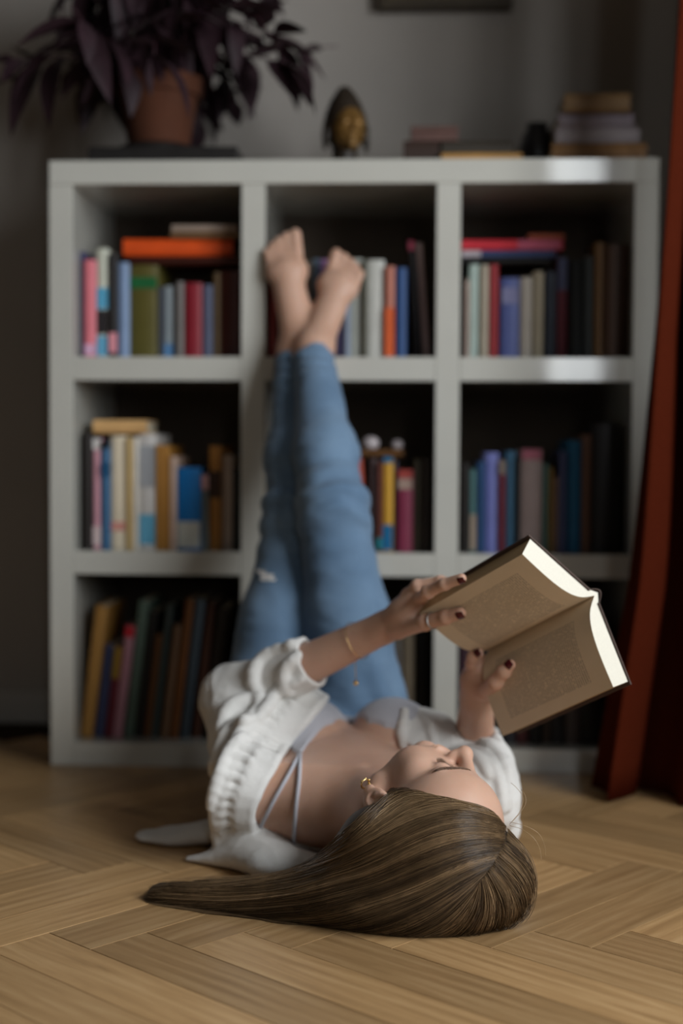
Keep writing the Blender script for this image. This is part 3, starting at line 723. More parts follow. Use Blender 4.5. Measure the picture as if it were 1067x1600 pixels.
finger(body, [Q3(654, 938, 2.02), on_page(668, 925, 'L', 0.0400), on_page(694, 913, 'L', 0.0390), on_page(721, 904, 'L', 0.0370)], 0.0100, 0.0072, 0.006, nL)          # finger over the page edge
bk = 0.014
finger(body, [Q3(638, 930, 2.03), on_page(652, 916, 'L', -bk + 0.006), on_page(688, 909, 'L', -bk - 0.002), on_page(722, 916, 'L', -bk)], 0.0100, 0.0075, 0.006)
finger(body, [Q3(633, 940, 2.04), on_page(652, 938, 'L', -bk - 0.004), on_page(690, 938, 'L', -bk - 0.004), on_page(716, 940, 'L', -bk)], 0.0098, 0.0072, 0.006)
finger(body, [Q3(630, 952, 2.045), on_page(656, 958, 'L', -bk - 0.006), on_page(690, 962, 'L', -bk - 0.004), on_page(710, 965, 'L', -bk)], 0.0088, 0.0065, 0.006)
PRc = Q3(750, 1064, 2.036)
body.add(s_cap(WR, PRc, 0.024, 0.027, ((0.2, 0.95, 0.1), 1.25)), 0.012)
body.add(s_cap(PRc, Q3(753, 1044, 2.040), 0.026, 0.021, ((0.2, 0.95, 0.1), 1.25)), 0.012)
finger(body, [Q3(757, 1080, 2.018), on_page(774, 1066, 'R', 0.0400), on_page(787, 1050, 'R', 0.0380), on_page(797, 1039, 'R', 0.0350)], 0.0120, 0.0082, 0.010, nR)
finger(body, [Q3(744, 1050, 2.032), Q3(737, 1037, 2.024), Q3(738, 1027, 2.016), Q3(748, 1020, 2.008)], 0.0096, 0.0072, 0.006, (0.1, -0.9, 0.4))
for i, (a, b) in enumerate((((770, 1035), (792, 1018)), ((778, 1046), (806, 1036)), ((782, 1058), (812, 1056)))):
    finger(body, [Q3(754 + 2 * i, 1044 + 5 * i, 2.050), on_page(*a, 'R', -bk - 0.010), on_page(*b, 'R', -bk - 0.003), on_page(b[0] + 16, b[1] - 6, 'R', -bk)], 0.0095 - 0.0006 * i, 0.0070, 0.006)

# legs (inside the jeans) and bare feet
HPL, HPR = np.array([-0.124, 2.330, 0.120]), np.array([0.036, 2.325, 0.125])
KL, KR = Q3(463, 806, 2.440), Q3(519, 792, 2.345)
AL, AR = Q3(460, 552, 2.590), Q3(489, 552, 2.545)
legs = Field()
legs.add(s_ell((-0.025, 2.31, 0.10), (0.13, 0.11, 0.085)), 0)
for Hp, K, A in ((HPL, KL, AL), (HPR, KR, AR)):
    legs.add(s_cap(Hp, K, 0.066, 0.046), 0.03); legs.add(s_cap(K, K + (A - K) * .35, 0.044, 0.044), 0.02); legs.add(s_cap(K + (A - K) * .35, A, 0.044, 0.026), 0.02)
def foot(F, A, heel, ball, toe, side, wdir):
    """A ankle, heel point, ball of the foot, tip of the middle toe; wdir points to the big-toe side"""
    A, heel, ball, toe = map(np.array, (A, heel, ball, toe)); w = np.array(wdir, float)
    ax = toe - ball; ax /= np.linalg.norm(ax); w = w - ax * (w @ ax); w /= np.linalg.norm(w); n = np.cross(ax, w)
    F.add(s_ell(A, (0.031,) * 3), 0.02); F.add(s_cap(A, heel, 0.026, 0.027), 0.02)
    mid = A + (ball - A) * 0.5
    F.add(s_cap(A, ball, 0.029, 0.026, (n, 1.25)), 0.02); F.add(s_cap(heel, ball, 0.022, 0.020), 0.02)
    F.add(s_cap(ball + w * 0.021, ball - w * 0.021, 0.019, 0.014), 0.018)
    L = np.linalg.norm(toe - ball)
    for i, (off, ln, r) in enumerate(((0.024, 1.02, 0.0120), (0.008, 1.0, 0.0090), (-0.006, 0.90, 0.0085), (-0.018, 0.78, 0.0080), (-0.029, 0.62, 0.0078))):
        b0 = ball + w * off * 0.9; tp = ball + w * off * 1.05 + ax * L * ln; md = (b0 + tp) / 2 - n * 0.003 * side
        F.add(s_cap(b0, md, r * 1.05, r), 0.008); F.add(s_cap(md, tp, r, r * 0.95), 0.002)
footR = (Q3(491, 544, 2.552), Q3(488, 562, 2.574), Q3(529, 448, 2.606), Q3(545, 404, 2.622))
footL = (Q3(474, 536, 2.590), Q3(463, 556, 2.583), Q3(447, 424, 2.612), Q3(440, 370, 2.624))
foot(legs, *footR, 1, (-1, 0, -0.2)); foot(legs, *footL, 1, (1, 0, -0.15))
legs.add(s_cap(AL, footL[0], 0.027, 0.028), 0.02)

def skin_mat():
    m = bpy.data.materials.new('skin'); m.use_nodes = True
    nt = m.node_tree; b = nt.nodes['Principled BSDF']; N = nt.nodes.new; L = nt.links.new
    tc = N('ShaderNodeTexCoord'); nz = N('ShaderNodeTexNoise'); nz.inputs['Scale'].default_value = 14; nz.inputs['Detail'].default_value = 5; L(tc.outputs['Object'], nz.inputs['Vector'])
    rp = N('ShaderNodeValToRGB'); L(nz.outputs['Fac'], rp.inputs['Fac'])
    rp.color_ramp.elements[0].position = .3; rp.color_ramp.elements[0].color = (0.57, 0.335, 0.235, 1); rp.color_ramp.elements[1].position = .72; rp.color_ramp.elements[1].color = (0.65, 0.41, 0.305, 1)
    nf = N('ShaderNodeTexNoise'); nf.inputs['Scale'].default_value = 420; nf.inputs['Detail'].default_value = 3; L(tc.outputs['Object'], nf.inputs['Vector'])
    # a few freckles
    vo = N('ShaderNodeTexVoronoi'); vo.inputs['Scale'].default_value = 42; L(tc.outputs['Object'], vo.inputs['Vector'])
    lt = N('ShaderNodeMath'); lt.operation = 'LESS_THAN'; lt.inputs[1].default_value = 0.055; L(vo.outputs['Distance'], lt.inputs[0])
    mu = N('ShaderNodeMath'); mu.operation = 'MULTIPLY'; mu.inputs[1].default_value = 0.25; L(lt.outputs[0], mu.inputs[0])
    mx = N('ShaderNodeMix'); mx.data_type = 'RGBA'; L(mu.outputs[0], mx.inputs['Factor']); L(rp.outputs['Color'], mx.inputs['A']); mx.inputs['B'].default_value = (0.22, 0.09, 0.05, 1)
    L(mx.outputs['Result'], b.inputs['Base Color'])
    bp = N('ShaderNodeBump'); bp.inputs['Strength'].default_value = 0.08; bp.inputs['Distance'].default_value = 0.001; L(nf.outputs['Fac'], bp.inputs['Height']); L(bp.outputs[0], b.inputs['Normal'])
    b.inputs['Roughness'].default_value = 0.48; b.inputs['Specular IOR Level'].default_value = 0.4
    b.inputs['Subsurface Weight'].default_value = 0.25; b.inputs['Subsurface Radius'].default_value = (0.010, 0.004, 0.002); b.inputs['Subsurface Scale'].default_value = 0.5
    return m
m_skin = skin_mat()
Vu, Qu = mesh_field(body, (-0.24, 1.66, 0.0), (0.36, 2.46, 0.46), 0.0022, 1)
Vl, Ql = mesh_field(legs, (-0.22, 2.16, 0.0), (0.13, 2.72, 1.03), 0.003, 1)
person = np_obj('person', np.vstack([Vu, Vl]), np.vstack([Qu, Ql + len(Vu)]), m_skin)
tag(person, 'person in open white shirt and jeans lying on the floor, feet up, reading', 'person')
# ---------------------------------------------------------------- clothes and details worn by the reader
def hit(Fld, px, py, lift=0.0, t0=1.5, steps=70, dist=False):
    """first point of a field along the sight line of a photo pixel (arrays allowed)"""
    px = np.atleast_1d(np.asarray(px, float)); py = np.atleast_1d(np.asarray(py, float))
    a, b = px - CX, py - CY
    x = (_cr * a + _sr * b) / F_PX; y = (-_sr * a + _cr * b) / F_PX
    d = np.stack([x, _c - y * _s, -_s - y * _c], 1); d /= np.linalg.norm(d, axis=1)[:, None]
    o = np.array([0, 0, CAM_H]); t = np.full(len(px), t0); best = t.copy(); bd = np.full(len(px), 9.0)
    for _ in range(steps):
        p = o + d * t[:, None]; e = Fld(p[:, 0], p[:, 1], p[:, 2]) - lift
        m = e < bd; bd[m] = e[m]; best[m] = t[m]
        t = np.where(e < 0.0003, t, t + np.clip(e, 0.0005, 0.05) * 0.8); t = np.minimum(t, 3.2)
    if dist: return o + d * best[:, None], bd
    return o + d * best[:, None]
tor = Field(); torso(tor); tor.ops = tor.ops[:9]; 
for s, k in head[:4]: pass
chest = Field(); torso(chest)
chest.add(s_cap((0.030, 2.0, 0.085), hp(0, -2.0, -5.5), 0.052, 0.050), 0.025)
chest.add(s_cap(SL, EL, 0.044, 0.036), 0.02); chest.add(s_cap(SR, ER, 0.044, 0.036), 0.02)

# --- jeans
def denim_mat():
    m = bpy.data.materials.new('washed_denim'); m.use_nodes = True
    nt = m.node_tree; b = nt.nodes['Principled BSDF']; N = nt.nodes.new; L = nt.links.new
    tc = N('ShaderNodeTexCoord'); n1 = N('ShaderNodeTexNoise'); n1.inputs['Scale'].default_value = 9; n1.inputs['Detail'].default_value = 4; L(tc.outputs['Object'], n1.inputs['Vector'])
    n2 = N('ShaderNodeTexNoise'); n2.inputs['Scale'].default_value = 700; n2.inputs['Detail'].default_value = 2; L(tc.outputs['Object'], n2.inputs['Vector'])
    mx = N('ShaderNodeMix'); mx.data_type = 'FLOAT'; mx.inputs['Factor'].default_value = .3; L(n1.outputs['Fac'], mx.inputs['A']); L(n2.outputs['Fac'], mx.inputs['B'])
    rp = N('ShaderNodeValToRGB'); L(mx.outputs['Result'], rp.inputs['Fac'])
    rp.color_ramp.elements[0].position = .33; rp.color_ramp.elements[0].color = (0.095, 0.165, 0.265, 1); rp.color_ramp.elements[1].position = .68; rp.color_ramp.elements[1].color = (0.185, 0.285, 0.41, 1)
    L(rp.outputs['Color'], b.inputs['Base Color']); b.inputs['Roughness'].default_value = 0.85; b.inputs['Specular IOR Level'].default_value = 0.15
    b.inputs['Sheen Weight'].default_value = 0.15
    bp = N('ShaderNodeBump'); bp.inputs['Strength'].default_value = 0.25; bp.inputs['Distance'].default_value = 0.001; L(n2.outputs['Fac'], bp.inputs['Height']); L(bp.outputs[0], b.inputs['Normal'])
    return m
m_denim = denim_mat()
def unit(v): v = np.array(v, float); return v / np.linalg.norm(v)
def sub_field(Fl, lo, hi): return (Fl, np.array(lo, float), np.array(hi, float))
jeans = Field()
pv = Field(); pv.add(s_ell((-0.040, 2.320, 0.104), (0.152, 0.115, 0.100)), 0)
pv.cut(lambda x, y, z: 2.235 - y, 0.004)                  # waist edge
jeans.add(sub_field(pv, (-0.20, 2.19, 0.0), (0.12, 2.45, 0.22)), 0)
for Hp, K, A, hem, rt in ((HPL, KL, AL, 0.975, 0.092), (HPR, KR, AR, 0.985, 0.084)):
    g = Field(); m = K + (A - K) * 0.33
    g.add(s_cap(Hp, Hp + (K - Hp) * .5, rt, 0.067), 0); g.add(s_cap(Hp + (K - Hp) * .5, K, 0.067, 0.0555), 0.03); g.add(s_cap(K, m, 0.0545, 0.0505), 0.03); g.add(s_cap(m, A + (A - K) * .05, 0.0505, 0.0335), 0.03)
    pl = K + (A - K) * hem; n = unit(A - K)
    g.cut(lambda x, y, z, pl=pl, n=n: (x - pl[0]) * n[0] + (y - pl[1]) * n[1] + (z - pl[2]) * n[2], 0.002)
    P = np.array([Hp, K, A]); jeans.add(sub_field(g, P.min(0) - 0.09, P.max(0) + 0.09), 0.006)
KRv, KLv = unit(AR - HPR), unit(AL - HPL)
def denim_disp(V):
    d = 0.0018 * vnoise(V, 22) + 0.0010 * vnoise(V * [1, 1, 2.2], 40)
    for K, ax in ((KR, KRv), (KL, KLv)):                       # creases across the knees
        t = (V - K) @ ax; r = np.linalg.norm(V - K - t[:, None] * ax, axis=1)
        fold = np.sin(t * 150 + 2.5 * vnoise(V, 18)) * np.exp(-(t / 0.075) ** 2)
        d = d + np.where(r < 0.09, 0.0030 * fold, 0)
    t = V[:, 2]
    for A, K in ((AR, KR), (AL, KL)):                          # bunching above the hems
        ax = unit(A - K); t = (V - A) @ ax
        d = d + np.where((np.linalg.norm(V - A, axis=1) < .09), 0.0016 * np.sin(t * 260 + 2 * vnoise(V, 25)), 0)
    h = (V - HPR) @ np.array([0, 0, 1.0])
    d = d + 0.003 * np.sin(V[:, 1] * 120 + V[:, 0] * 70 + 3 * vnoise(V, 14)) * np.exp(-((V[:, 2] - 0.2) / 0.05) ** 2)
    return d
o_jeans = field_obj('jeans', jeans, (-0.26, 2.16, 0.0), (0.17, 2.68, 0.86), 0.0030, m_denim, person, 2, denim_disp)
o_jeans['label'] = 'light blue washed denim jeans'
m_white_thread = mat('frayed_cotton', (0.72, 0.70, 0.68), rough=0.9, var=0.1, scale=200)
rip = hit(jeans, [415, 408, 424], [899, 894, 903], 0.0)
rv, rf = [], []
for i, (px, py, w, h) in enumerate(((408, 893, 8, 3), (417, 899, 11, 4), (425, 905, 6, 3), (413, 905, 7, 2.5))):
    c4 = hit(jeans, [px - w, px + w, px + w * .8, px - w * .8], [py - h, py - h * .5, py + h, py + h * .7], 0.0015)
    c5 = c4 + np.array([0, 0.003, 0]); n0 = len(rv); rv += list(c4) + list(c5)
    rf += [(n0, n0 + 1, n0 + 2, n0 + 3), (n0 + 7, n0 + 6, n0 + 5, n0 + 4)] + [(n0 + k, n0 + 4 + k, n0 + 4 + (k + 1) % 4, n0 + (k + 1) % 4) for k in range(4)]
ob = mesh_obj('ripped_patch', rv, rf, m_white_thread, o_jeans)

# --- bralette and straps
m_bra = mat('ribbed_cotton', (0.50, 0.50, 0.545), rough=0.85, spec=0.2, var=0.05, scale=900, stretch=(1, .05, 1), bump=0.25, sheen=.1)
edge = hit(chest, [436, 452, 467, 482, 500, 520, 548, 575, 602, 630, 650], [1118, 1160, 1181, 1161, 1141, 1131, 1129, 1131, 1137, 1147, 1155])
ex, ey = edge[:, 0], edge[:, 1]
bra = Field()
bra.add(sub_field(lambda x, y, z: tor(x, y, z) - 0.0045, (-0.15, 1.98, 0.02), (0.2, 2.33, 0.23)), 0)
bra.cut(lambda x, y, z: (np.interp(x, ex, ey) - y) * 0.75, 0.002)
bra.cut(lambda x, y, z: (y - 2.275), 0.002)
o_bra = field_obj('bralette', bra, (-0.17, 1.98, 0.0), (0.21, 2.30, 0.24), 0.0022, m_bra, person, 2)
o_bra['label'] = 'pale lavender grey bralette'
def surf_tube(name, Fld, pxs, r, m, lift, n=26, parent=None):
    P = spline(pxs, n); H_ = hit(Fld, P[:, 0], P[:, 1], lift)
    v, f = tube_vf(list(H_), r, 8); return mesh_obj(name, v, f, m, parent, smooth=True)
surf_tube('strap', chest, [(469, 1176), (448, 1215), (424, 1258), (396, 1316)], 0.0030, m_bra, 0.002, parent=o_bra)
surf_tube('strap', chest, [(469, 1176), (467, 1220), (461, 1275), (458, 1345)], 0.0030, m_bra, 0.002, parent=o_bra)

# --- shirt
def linen_mat():
    m = mat('white_linen', (0.76, 0.745, 0.715), rough=0.9, spec=0.15, var=0.05, scale=600, bump=0.3, sheen=.1); return m
m_linen = linen_mat()
shirt = Field()
def sleeve(S, E_, W, frac, r0, r1, r2, r3):
    g = Field(); c = E_ + (W - E_) * frac; n = unit(W - E_)
    g.add(s_cap(S, E_, r0, r1), 0); g.add(s_cap(E_, c + n * 0.03, r2, r3), 0.03)
    # the rolled cuff is a thicker band
    g.add(s_cap(c - n * 0.055, c + n * 0.03, r3 + 0.0055, r3 + 0.0045), 0.003)
    g.cut(lambda x, y, z: (x - c[0]) * n[0] + (y - c[1]) * n[1] + (z - c[2]) * n[2], 0.003)
    return g
sl = sleeve(SL + np.array([0.006, 0, 0]), EL, WL, 0.535, 0.054, 0.047, 0.046, 0.033)
sr = sleeve(SR + np.array([0.0, 0, 0]), ER, WR, 0.33, 0.062, 0.055, 0.052, 0.042)
P = np.array([SL, EL, WL]); shirt.add(sub_field(sl, P.min(0) - 0.08, P.max(0) + 0.08), 0)
P = np.array([SR, ER, WR]); shirt.add(sub_field(sr, P.min(0) - 0.08, P.max(0) + 0.08), 0)
up = (0, 0, 1)
# back of the shirt lying on the floor and the tails spread beside her
shirt.add(s_cap((-0.135, 2.05, 0.040), (0.22, 2.06, 0.040), 0.045, 0.045, (up, 1.3)), 0.03)
shirt.add(s_cap((-0.125, 2.03, 0.030), (-0.095, 1.945, 0.024), 0.055, 0.034, (up, 1.6)), 0.025)
shirt.add(s_cap((-0.095, 1.955, 0.020), (-0.03, 1.925, 0.018), 0.034, 0.026, (up, 1.5)), 0.02)
tip = atZ(297, 1342, 0.004); shirt.add(s_cap((-0.125, 1.985, 0.018), tip, 0.034, 0.007, (up, 1.7)), 0.02)
shirt.add(s_cap((-0.135, 2.10, 0.030), atZ(275, 1306, 0.010), 0.045, 0.030, (up, 2.4)), 0.02)
shirt.add(s_cap(atZ(275, 1306, 0.009), atZ(236, 1306, 0.008), 0.030, 0.024, (up, 3.2)), 0.012)
# gathered front on her left: a plain band along the open edge, then tucks running to the sleeve
NSTR = 52
E_px = spline([(508, 1090), (480, 1122), (452, 1155), (430, 1190), (407, 1228), (392, 1262), (393, 1298), (408, 1328), (440, 1349), (478, 1356)], NSTR)
O_px = spline([(462, 1068), (418, 1092), (388, 1126), (362, 1170), (346, 1214), (336, 1256), (338, 1298), (356, 1334), (390, 1362), (440, 1374)], NSTR)
cs = Field(); cs.ops = list(chest.ops); cs.add(s_cap(SL, EL, 0.050, 0.046), 0.02)
Eh = hit(cs, E_px[:, 0], E_px[:, 1], 0.006); Oh = hit(cs, O_px[:, 0], O_px[:, 1], 0.014)
nn = unit(np.array([-0.25, -0.55, 0.8]))
for i in range(NSTR):
    e, o = Eh[i], Oh[i]
    w = (0.0026 if i % 2 else -0.0016) + 0.0010 * math.sin(i * 1.7)
    b = e * .66 + o * .34 + nn * 0.004; c = e * .58 + o * .42 + nn * (0.0048 + w); d = e * .20 + o * .80 + nn * (0.0040 + w)
    shirt.add(s_cap(e, b, 0.0048, 0.0060), 0.010); shirt.add(s_cap(b, c, 0.0060, 0.0056), 0.0025); shirt.add(s_cap(c, d, 0.0056, 0.0060), 0.0025); shirt.add(s_cap(d, o, 0.0065, 0.0085), 0.008)
for i in range(NSTR - 1): shirt.add(s_cap(Eh[i], Eh[i + 1], 0.0052, 0.0052), 0.004)
# long soft folds over the sleeve and elbow
sfd = Field(); sfd.ops = list(shirt.ops)
for pts, r in (([(476, 1002), (430, 1018), (404, 1036), (396, 1064), (408, 1090)], .0085), ([(470, 1062), (436, 1078), (420, 1100), (404, 1120)], .0065), ([(404, 1092), (374, 1098), (352, 1116), (342, 1146)], .0085),
               ([(392, 1122), (362, 1136), (344, 1166), (332, 1206)], .0075), ([(376, 1150), (354, 1178), (338, 1222), (326, 1262)], .0065),
               ([(480, 1018), (448, 1040), (444, 1066), (452, 1084)], .0055)):
    p = spline(pts, 10); Hh = hit(sfd, p[:, 0], p[:, 1], 0.001)
    for i in range(9): shirt.add(s_cap(Hh[i], Hh[i + 1], r * (0.55 + .45 * math.sin(math.pi * (i + .5) / 9)), r * (0.55 + .45 * math.sin(math.pi * (i + 1) / 9))), 0.009)
# right-hand front panel behind the chin and the cloth round the right shoulder
pc_ = hit(chest, [668], [1140], 0.004)[0]; pn = unit((0.25, -0.5, 0.83)); pt = unit(np.cross(pn, (0, 0, 1))); pb = np.cross(pn, pt)
shirt.add(s_ell(pc_, (0.052, 0.046, 0.012), np.stack([pt, pb, pn], 1)), 0.015)
shirt.add(s_ell(hit(chest, [700], [1160], 0.004)[0], (0.05, 0.045, 0.014), np.stack([pt, pb, pn], 1)), 0.02)
Rg = hit(chest, [632, 630, 629, 630], [1112, 1128, 1146, 1164], 0.005)
for i in range(3): shirt.add(s_cap(Rg[i], Rg[i + 1], 0.0060, 0.0060), 0.006)
Rg = hit(chest, [690, 678, 668], [1122, 1140, 1162], 0.012)
for i in range(2): shirt.add(s_cap(Rg[i], Rg[i + 1], 0.0060, 0.0060), 0.010)
shirt.add(s_cap(SR + np.array([-0.045, -0.012, 0.004]), SR, 0.054, 0.063), 0.02); shirt.add(s_cap(SR, SR + np.array([0.01, 0.08, 0.0]), 0.064, 0.062), 0.02)
shirt.add(s_cap(Q3(775, 1195, 2.08), Q3(800, 1216, 2.06), 0.018, 0.006), 0.012)
shirt.add(s_cap(Q3(770, 1180, 2.07), Q3(790, 1275, 2.00), 0.026, 0.014), 0.02)
sfd = Field(); sfd.ops = list(shirt.ops)
for pts, r in (([(772, 1142), (786, 1178), (794, 1222), (792, 1262)], .007), ([(738, 1176), (764, 1192), (780, 1226), (784, 1266)], .006), ([(724, 1172), (748, 1186), (764, 1214)], .005), ([(752, 1158), (774, 1172), (790, 1200)], .006), ([(660, 1118), (672, 1136), (676, 1158)], .005)):
    p = spline(pts, 10); Hh = hit(sfd, p[:, 0], p[:, 1], 0.001)
    for i in range(9): shirt.add(s_cap(Hh[i], Hh[i + 1], r * (0.55 + .45 * math.sin(math.pi * (i + .5) / 9)), r * (0.55 + .45 * math.sin(math.pi * (i + 1) / 9))), 0.008)
shirt.cut(lambda x, y, z: 0.0015 - z, 0.002)
for (E_, W, fr, r3) in ((EL, WL, .535, .033), (ER, WR, .33, .042)):      # open mouths of the sleeves
    n = unit(W - E_); c = E_ + (W - E_) * fr; shirt.sub(s_cap(c - n * 0.028, c + n * 0.03, r3 - 0.001, r3 + 0.002), 0.002)
def ridge(n): return 1 - 2 * np.abs(n)
def linen_disp(V):
    q = V @ np.array([[.8, .6, 0], [-.6, .8, 0], [0, 0, 1.0]]).T
    d = 0.0012 * ridge(vnoise(q * [1.0, 0.30, 0.8], 30)) + 0.0006 * ridge(vnoise(q * [0.4, 1.0, 1.0] + 3.1, 44)) + 0.0003 * vnoise(V, 110)
    for S, E_ in ((SL, EL), (SR, ER)):                      # folds ringing the upper sleeves
        ax = unit(E_ - S); t = (V - S) @ ax; r = np.linalg.norm(V - S - t[:, None] * ax, axis=1)
        ph = t * 70 + 4.5 * vnoise(V, 8) + 22 * (V[:, 2] - .1) + 1.5 * vnoise(V, 22)
        d = d + np.where((r < .085) & (t > -.02) & (t < 0.30), 0.0030 * (1 - np.abs(np.sin(ph * .5))) ** 1.5 * np.clip((t + .02) / .08, 0, 1) * (0.55 + 0.6 * vnoise(V + 5, 12)), 0)
    for E_, W, fr in ((EL, WL, .535), (ER, WR, .33)):
        ax = unit(W - E_); t = (V - E_) @ ax; Lc = np.linalg.norm(W - E_) * fr
        r = np.linalg.norm(V - E_ - t[:, None] * ax, axis=1)
        m = (r < .075) & (t > 0) & (t < Lc - .055)
        d = d + np.where(m, 0.0025 * (1 - np.abs(np.sin(t * 42 + 3.5 * vnoise(V, 9) + 16 * V[:, 2]))) ** 1.5 * (0.5 + 0.6 * vnoise(V + 9, 14)), 0)
    return d * np.clip(V[:, 2] / 0.02, 0, 1)
o_shirt = field_obj('shirt', shirt, (-0.33, 1.88, 0.0), (0.31, 2.36, 0.42), 0.0020, m_linen, person, 1, linen_disp)
o_shirt['label'] = 'open white linen shirt with rolled sleeves'

# --- nails, jewellery, brows, lashes
m_nail = mat('dark_red_polish', (0.075, 0.006, 0.010), rough=0.18, spec=0.6, var=0.05)
def nail_obj(a, b, r, n):
    ax = unit(b - a); n = unit(n - ax * (n @ ax)); w = np.cross(ax, n)
    v, f = [], []
    NI, NJ = 5, 7
    for i in range(NI):
        s = -0.30 + 1.05 * i / (NI - 1)
        for j in range(NJ):
            th = (j / (NJ - 1) - .5) * 1.7 * (1 - 0.35 * (i / (NI - 1)) ** 3)
            rr = r * (1.06 - 0.12 * max(0, s - .5))
            v.append(b + ax * r * s * 1.25 + rr * (n * math.cos(th) + w * math.sin(th)) - n * (0.35 * r * max(0, s) ** 2))
    top = len(v); v += [p - n * 0.0007 for p in v]
    for i in range(NI - 1):
        for j in range(NJ - 1):
            q = (i * NJ + j, i * NJ + j + 1, (i + 1) * NJ + j + 1, (i + 1) * NJ + j); f.append(q); f.append(tuple(top + t for t in q[::-1]))
    return mesh_obj('fingernail', v, f, m_nail, person, smooth=True)
for a, b, r, n in NAILS: nail_obj(a, b, r, n)
m_gold = mat('gold', (0.78, 0.55, 0.24), rough=0.25, metal=1.0, var=0.05)
m_silver = mat('silver', (0.50, 0.50, 0.50), rough=0.3, metal=1.0, var=0.05)
def ring_vf(c, ax, R, r, n=20, k=6):
    ax = unit(ax); x = unit(np.cross(ax, (0.3, 0.1, 0.9))); y = np.cross(ax, x); v, f = [], []
    for i in range(n):
        a = 2 * math.pi * i / n; d = x * math.cos(a) + y * math.sin(a)
        for j in range(k):
            t = 2 * math.pi * j / k; v.append(np.array(c) + d * (R + r * math.cos(t)) + ax * r * math.sin(t))
    for i in range(n):
        for j in range(k): f.append((i * k + j, ((i + 1) % n) * k + j, ((i + 1) % n) * k + (j + 1) % k, i * k + (j + 1) % k))
    return v, f
lobe = hp(-7.65, -0.1, -2.9)
ear = mesh_obj('earring', *ring_vf(lobe + HR @ np.array([-.25, .2, -.3]) * HS, HR @ np.array([0.2, 0.1, 1.0]), 0.0062, 0.0013), m_gold, person, smooth=True)
for i in range(5):
    a = i * 0.9; v, f = lathe_vf([(0.0001, -.0017), (.0012, -.0012), (.0017, 0), (.0012, .0012), (.0001, .0017)], 8)
    cc = lobe + HR @ np.array([-.25, .2, -.3]) * HS + 0.0072 * (HR[:, 0] * -math.cos(a) * .9 + HR[:, 1] * math.sin(a))
    mesh_obj('bead', [np.array(p) + cc for p in v], f, m_gold, ear, smooth=True)
bw = WL + (EL - WL) * 0.17; bax = unit(WL - EL)
brc = mesh_obj('bracelet', *ring_vf(bw, bax, 0.0290, 0.0006, 36, 6), m_gold, person, smooth=True)
cp = Q3(555, 1034, 2.085); v, f = tube_vf([cp + np.array([0, 0, .006]), cp, Q3(556, 1062, 2.085)], 0.0007, 6)
mesh_obj('charm_chain', v, f, m_gold, brc, smooth=True)
v, f = lathe_vf([(0.0002, -.0042), (.003, -.003), (.0042, 0), (.003, .003), (.0002, .0042)], 12); cc = Q3(556, 1067, 2.085)
mesh_obj('charm', [np.array(p) + cc for p in v], f, m_gold, brc, smooth=True)
rb = (on_page(664, 973, 'L', 0.040) * .65 + on_page(696, 965, 'L', 0.040) * .35); rax = on_page(696, 965, 'L', 0.040) - on_page(664, 973, 'L', 0.040)
mesh_obj('finger_ring', *ring_vf(rb, rax, 0.0114, 0.0012), m_silver, person, smooth=True)
m_brow = mat('brow_hair', (0.17, 0.10, 0.065), rough=0.7, var=0.2)
def skin_pt(x, y, z, lift=0.0):
    """push a head-space point onto the skin along the face-forward direction"""
    p = hp(x, y + 4, z); d = -HR[:, 1]
    for _ in range(60):
        e = float(body(p[0], p[1], p[2])) - lift
        if e < 0.0002: break
        p = p + d * e * 0.8
    return p
def hairs(name, items, m, r, parent):
    V, Fq = [], []
    for pts in items:
        v, f = tube_vf(pts, [r, r * .9, r * .3] if len(pts) == 3 else r, 4, len(V)); V += list(v); Fq += f
    return mesh_obj(name, V, Fq, m, parent, smooth=True)
for sx in (-1, 1):
    it = []
    for i in range(190):
        t = rnd.random(); x = sx * (1.25 + 4.1 * t); z = 3.30 + 0.75 * math.sin(math.pi * min(1, t * 1.05) * 0.62) - 0.35 * max(0, t - .7) + rnd.uniform(-.36, .36) * (1 - .55 * t)
        a = skin_pt(x, 7.5, z, 0.0002); b = skin_pt(x + sx * .30, 7.5, z + 0.10 - .2 * t, 0.0010); c = skin_pt(x + sx * .58, 7.5, z + 0.08 - .35 * t, 0.0009); it.append([a, b, c])
    hairs('eyebrow', it, m_brow, 0.00024, person)
    it = []
    for i in range(34):
        t = i / 33; x = sx * (1.95 + 2.35 * t); z = 1.25 - 0.35 * math.sin(math.pi * t)
        a = skin_pt(x, 7.5, z, 0.0); o = HR[:, 1] * .0042 + HR[:, 2] * -.0035 + HR[:, 0] * sx * (.001 + .004 * t)
        it.append([a, a + o * .55, a + o + HR[:, 2] * .0022])
    hairs('eyelashes', it, m_brow, 0.00030, person)
m_lip = mat('lips', (0.42, 0.15, 0.13), rough=0.4, var=0.08)
# ---------------------------------------------------------------- hair
skull = Field()
for s, k in head[:3]: skull.add(s, k_(k))
hairF = Field()
_hz = [-6, -3, 0, 4.5, 7, 8.6, 9.3, 9.8, 10.4]; _hy = [0.2, 1.4, 2.3, 2.9, 3.4, 4.6, 5.3, 6.6, 9.5]
def head_xyz(x, y, z):
    dx, dy, dz = x - HT[0], y - HT[1], z - HT[2]
    return [(dx * HR[0, i] + dy * HR[1, i] + dz * HR[2, i]) / HS for i in range(3)]
def cap_f(x, y, z):
    hx, hy, hz = head_xyz(x, y, z)
    back = np.interp(hz, _hz, _hy) - hy                     # centimetres behind the hairline
    th = np.clip(0.10 + 0.16 * back, 0.05, 1.0)
    d = skull(x, y, z) - th * HS
    d = np.maximum(d, -back * HS * 0.6)
    return np.maximum(d, (-7.0 - 0.25 * hy - hz) * HS * 0.7)   # ends at the nape
cap = Field(); cap.add((cap_f, HT - 0.17, HT + 0.17), 0)
cap.sub(hE((-8.4, -0.1, -2.4), (2.0, 1.9, 2.2)), k_(0.3))
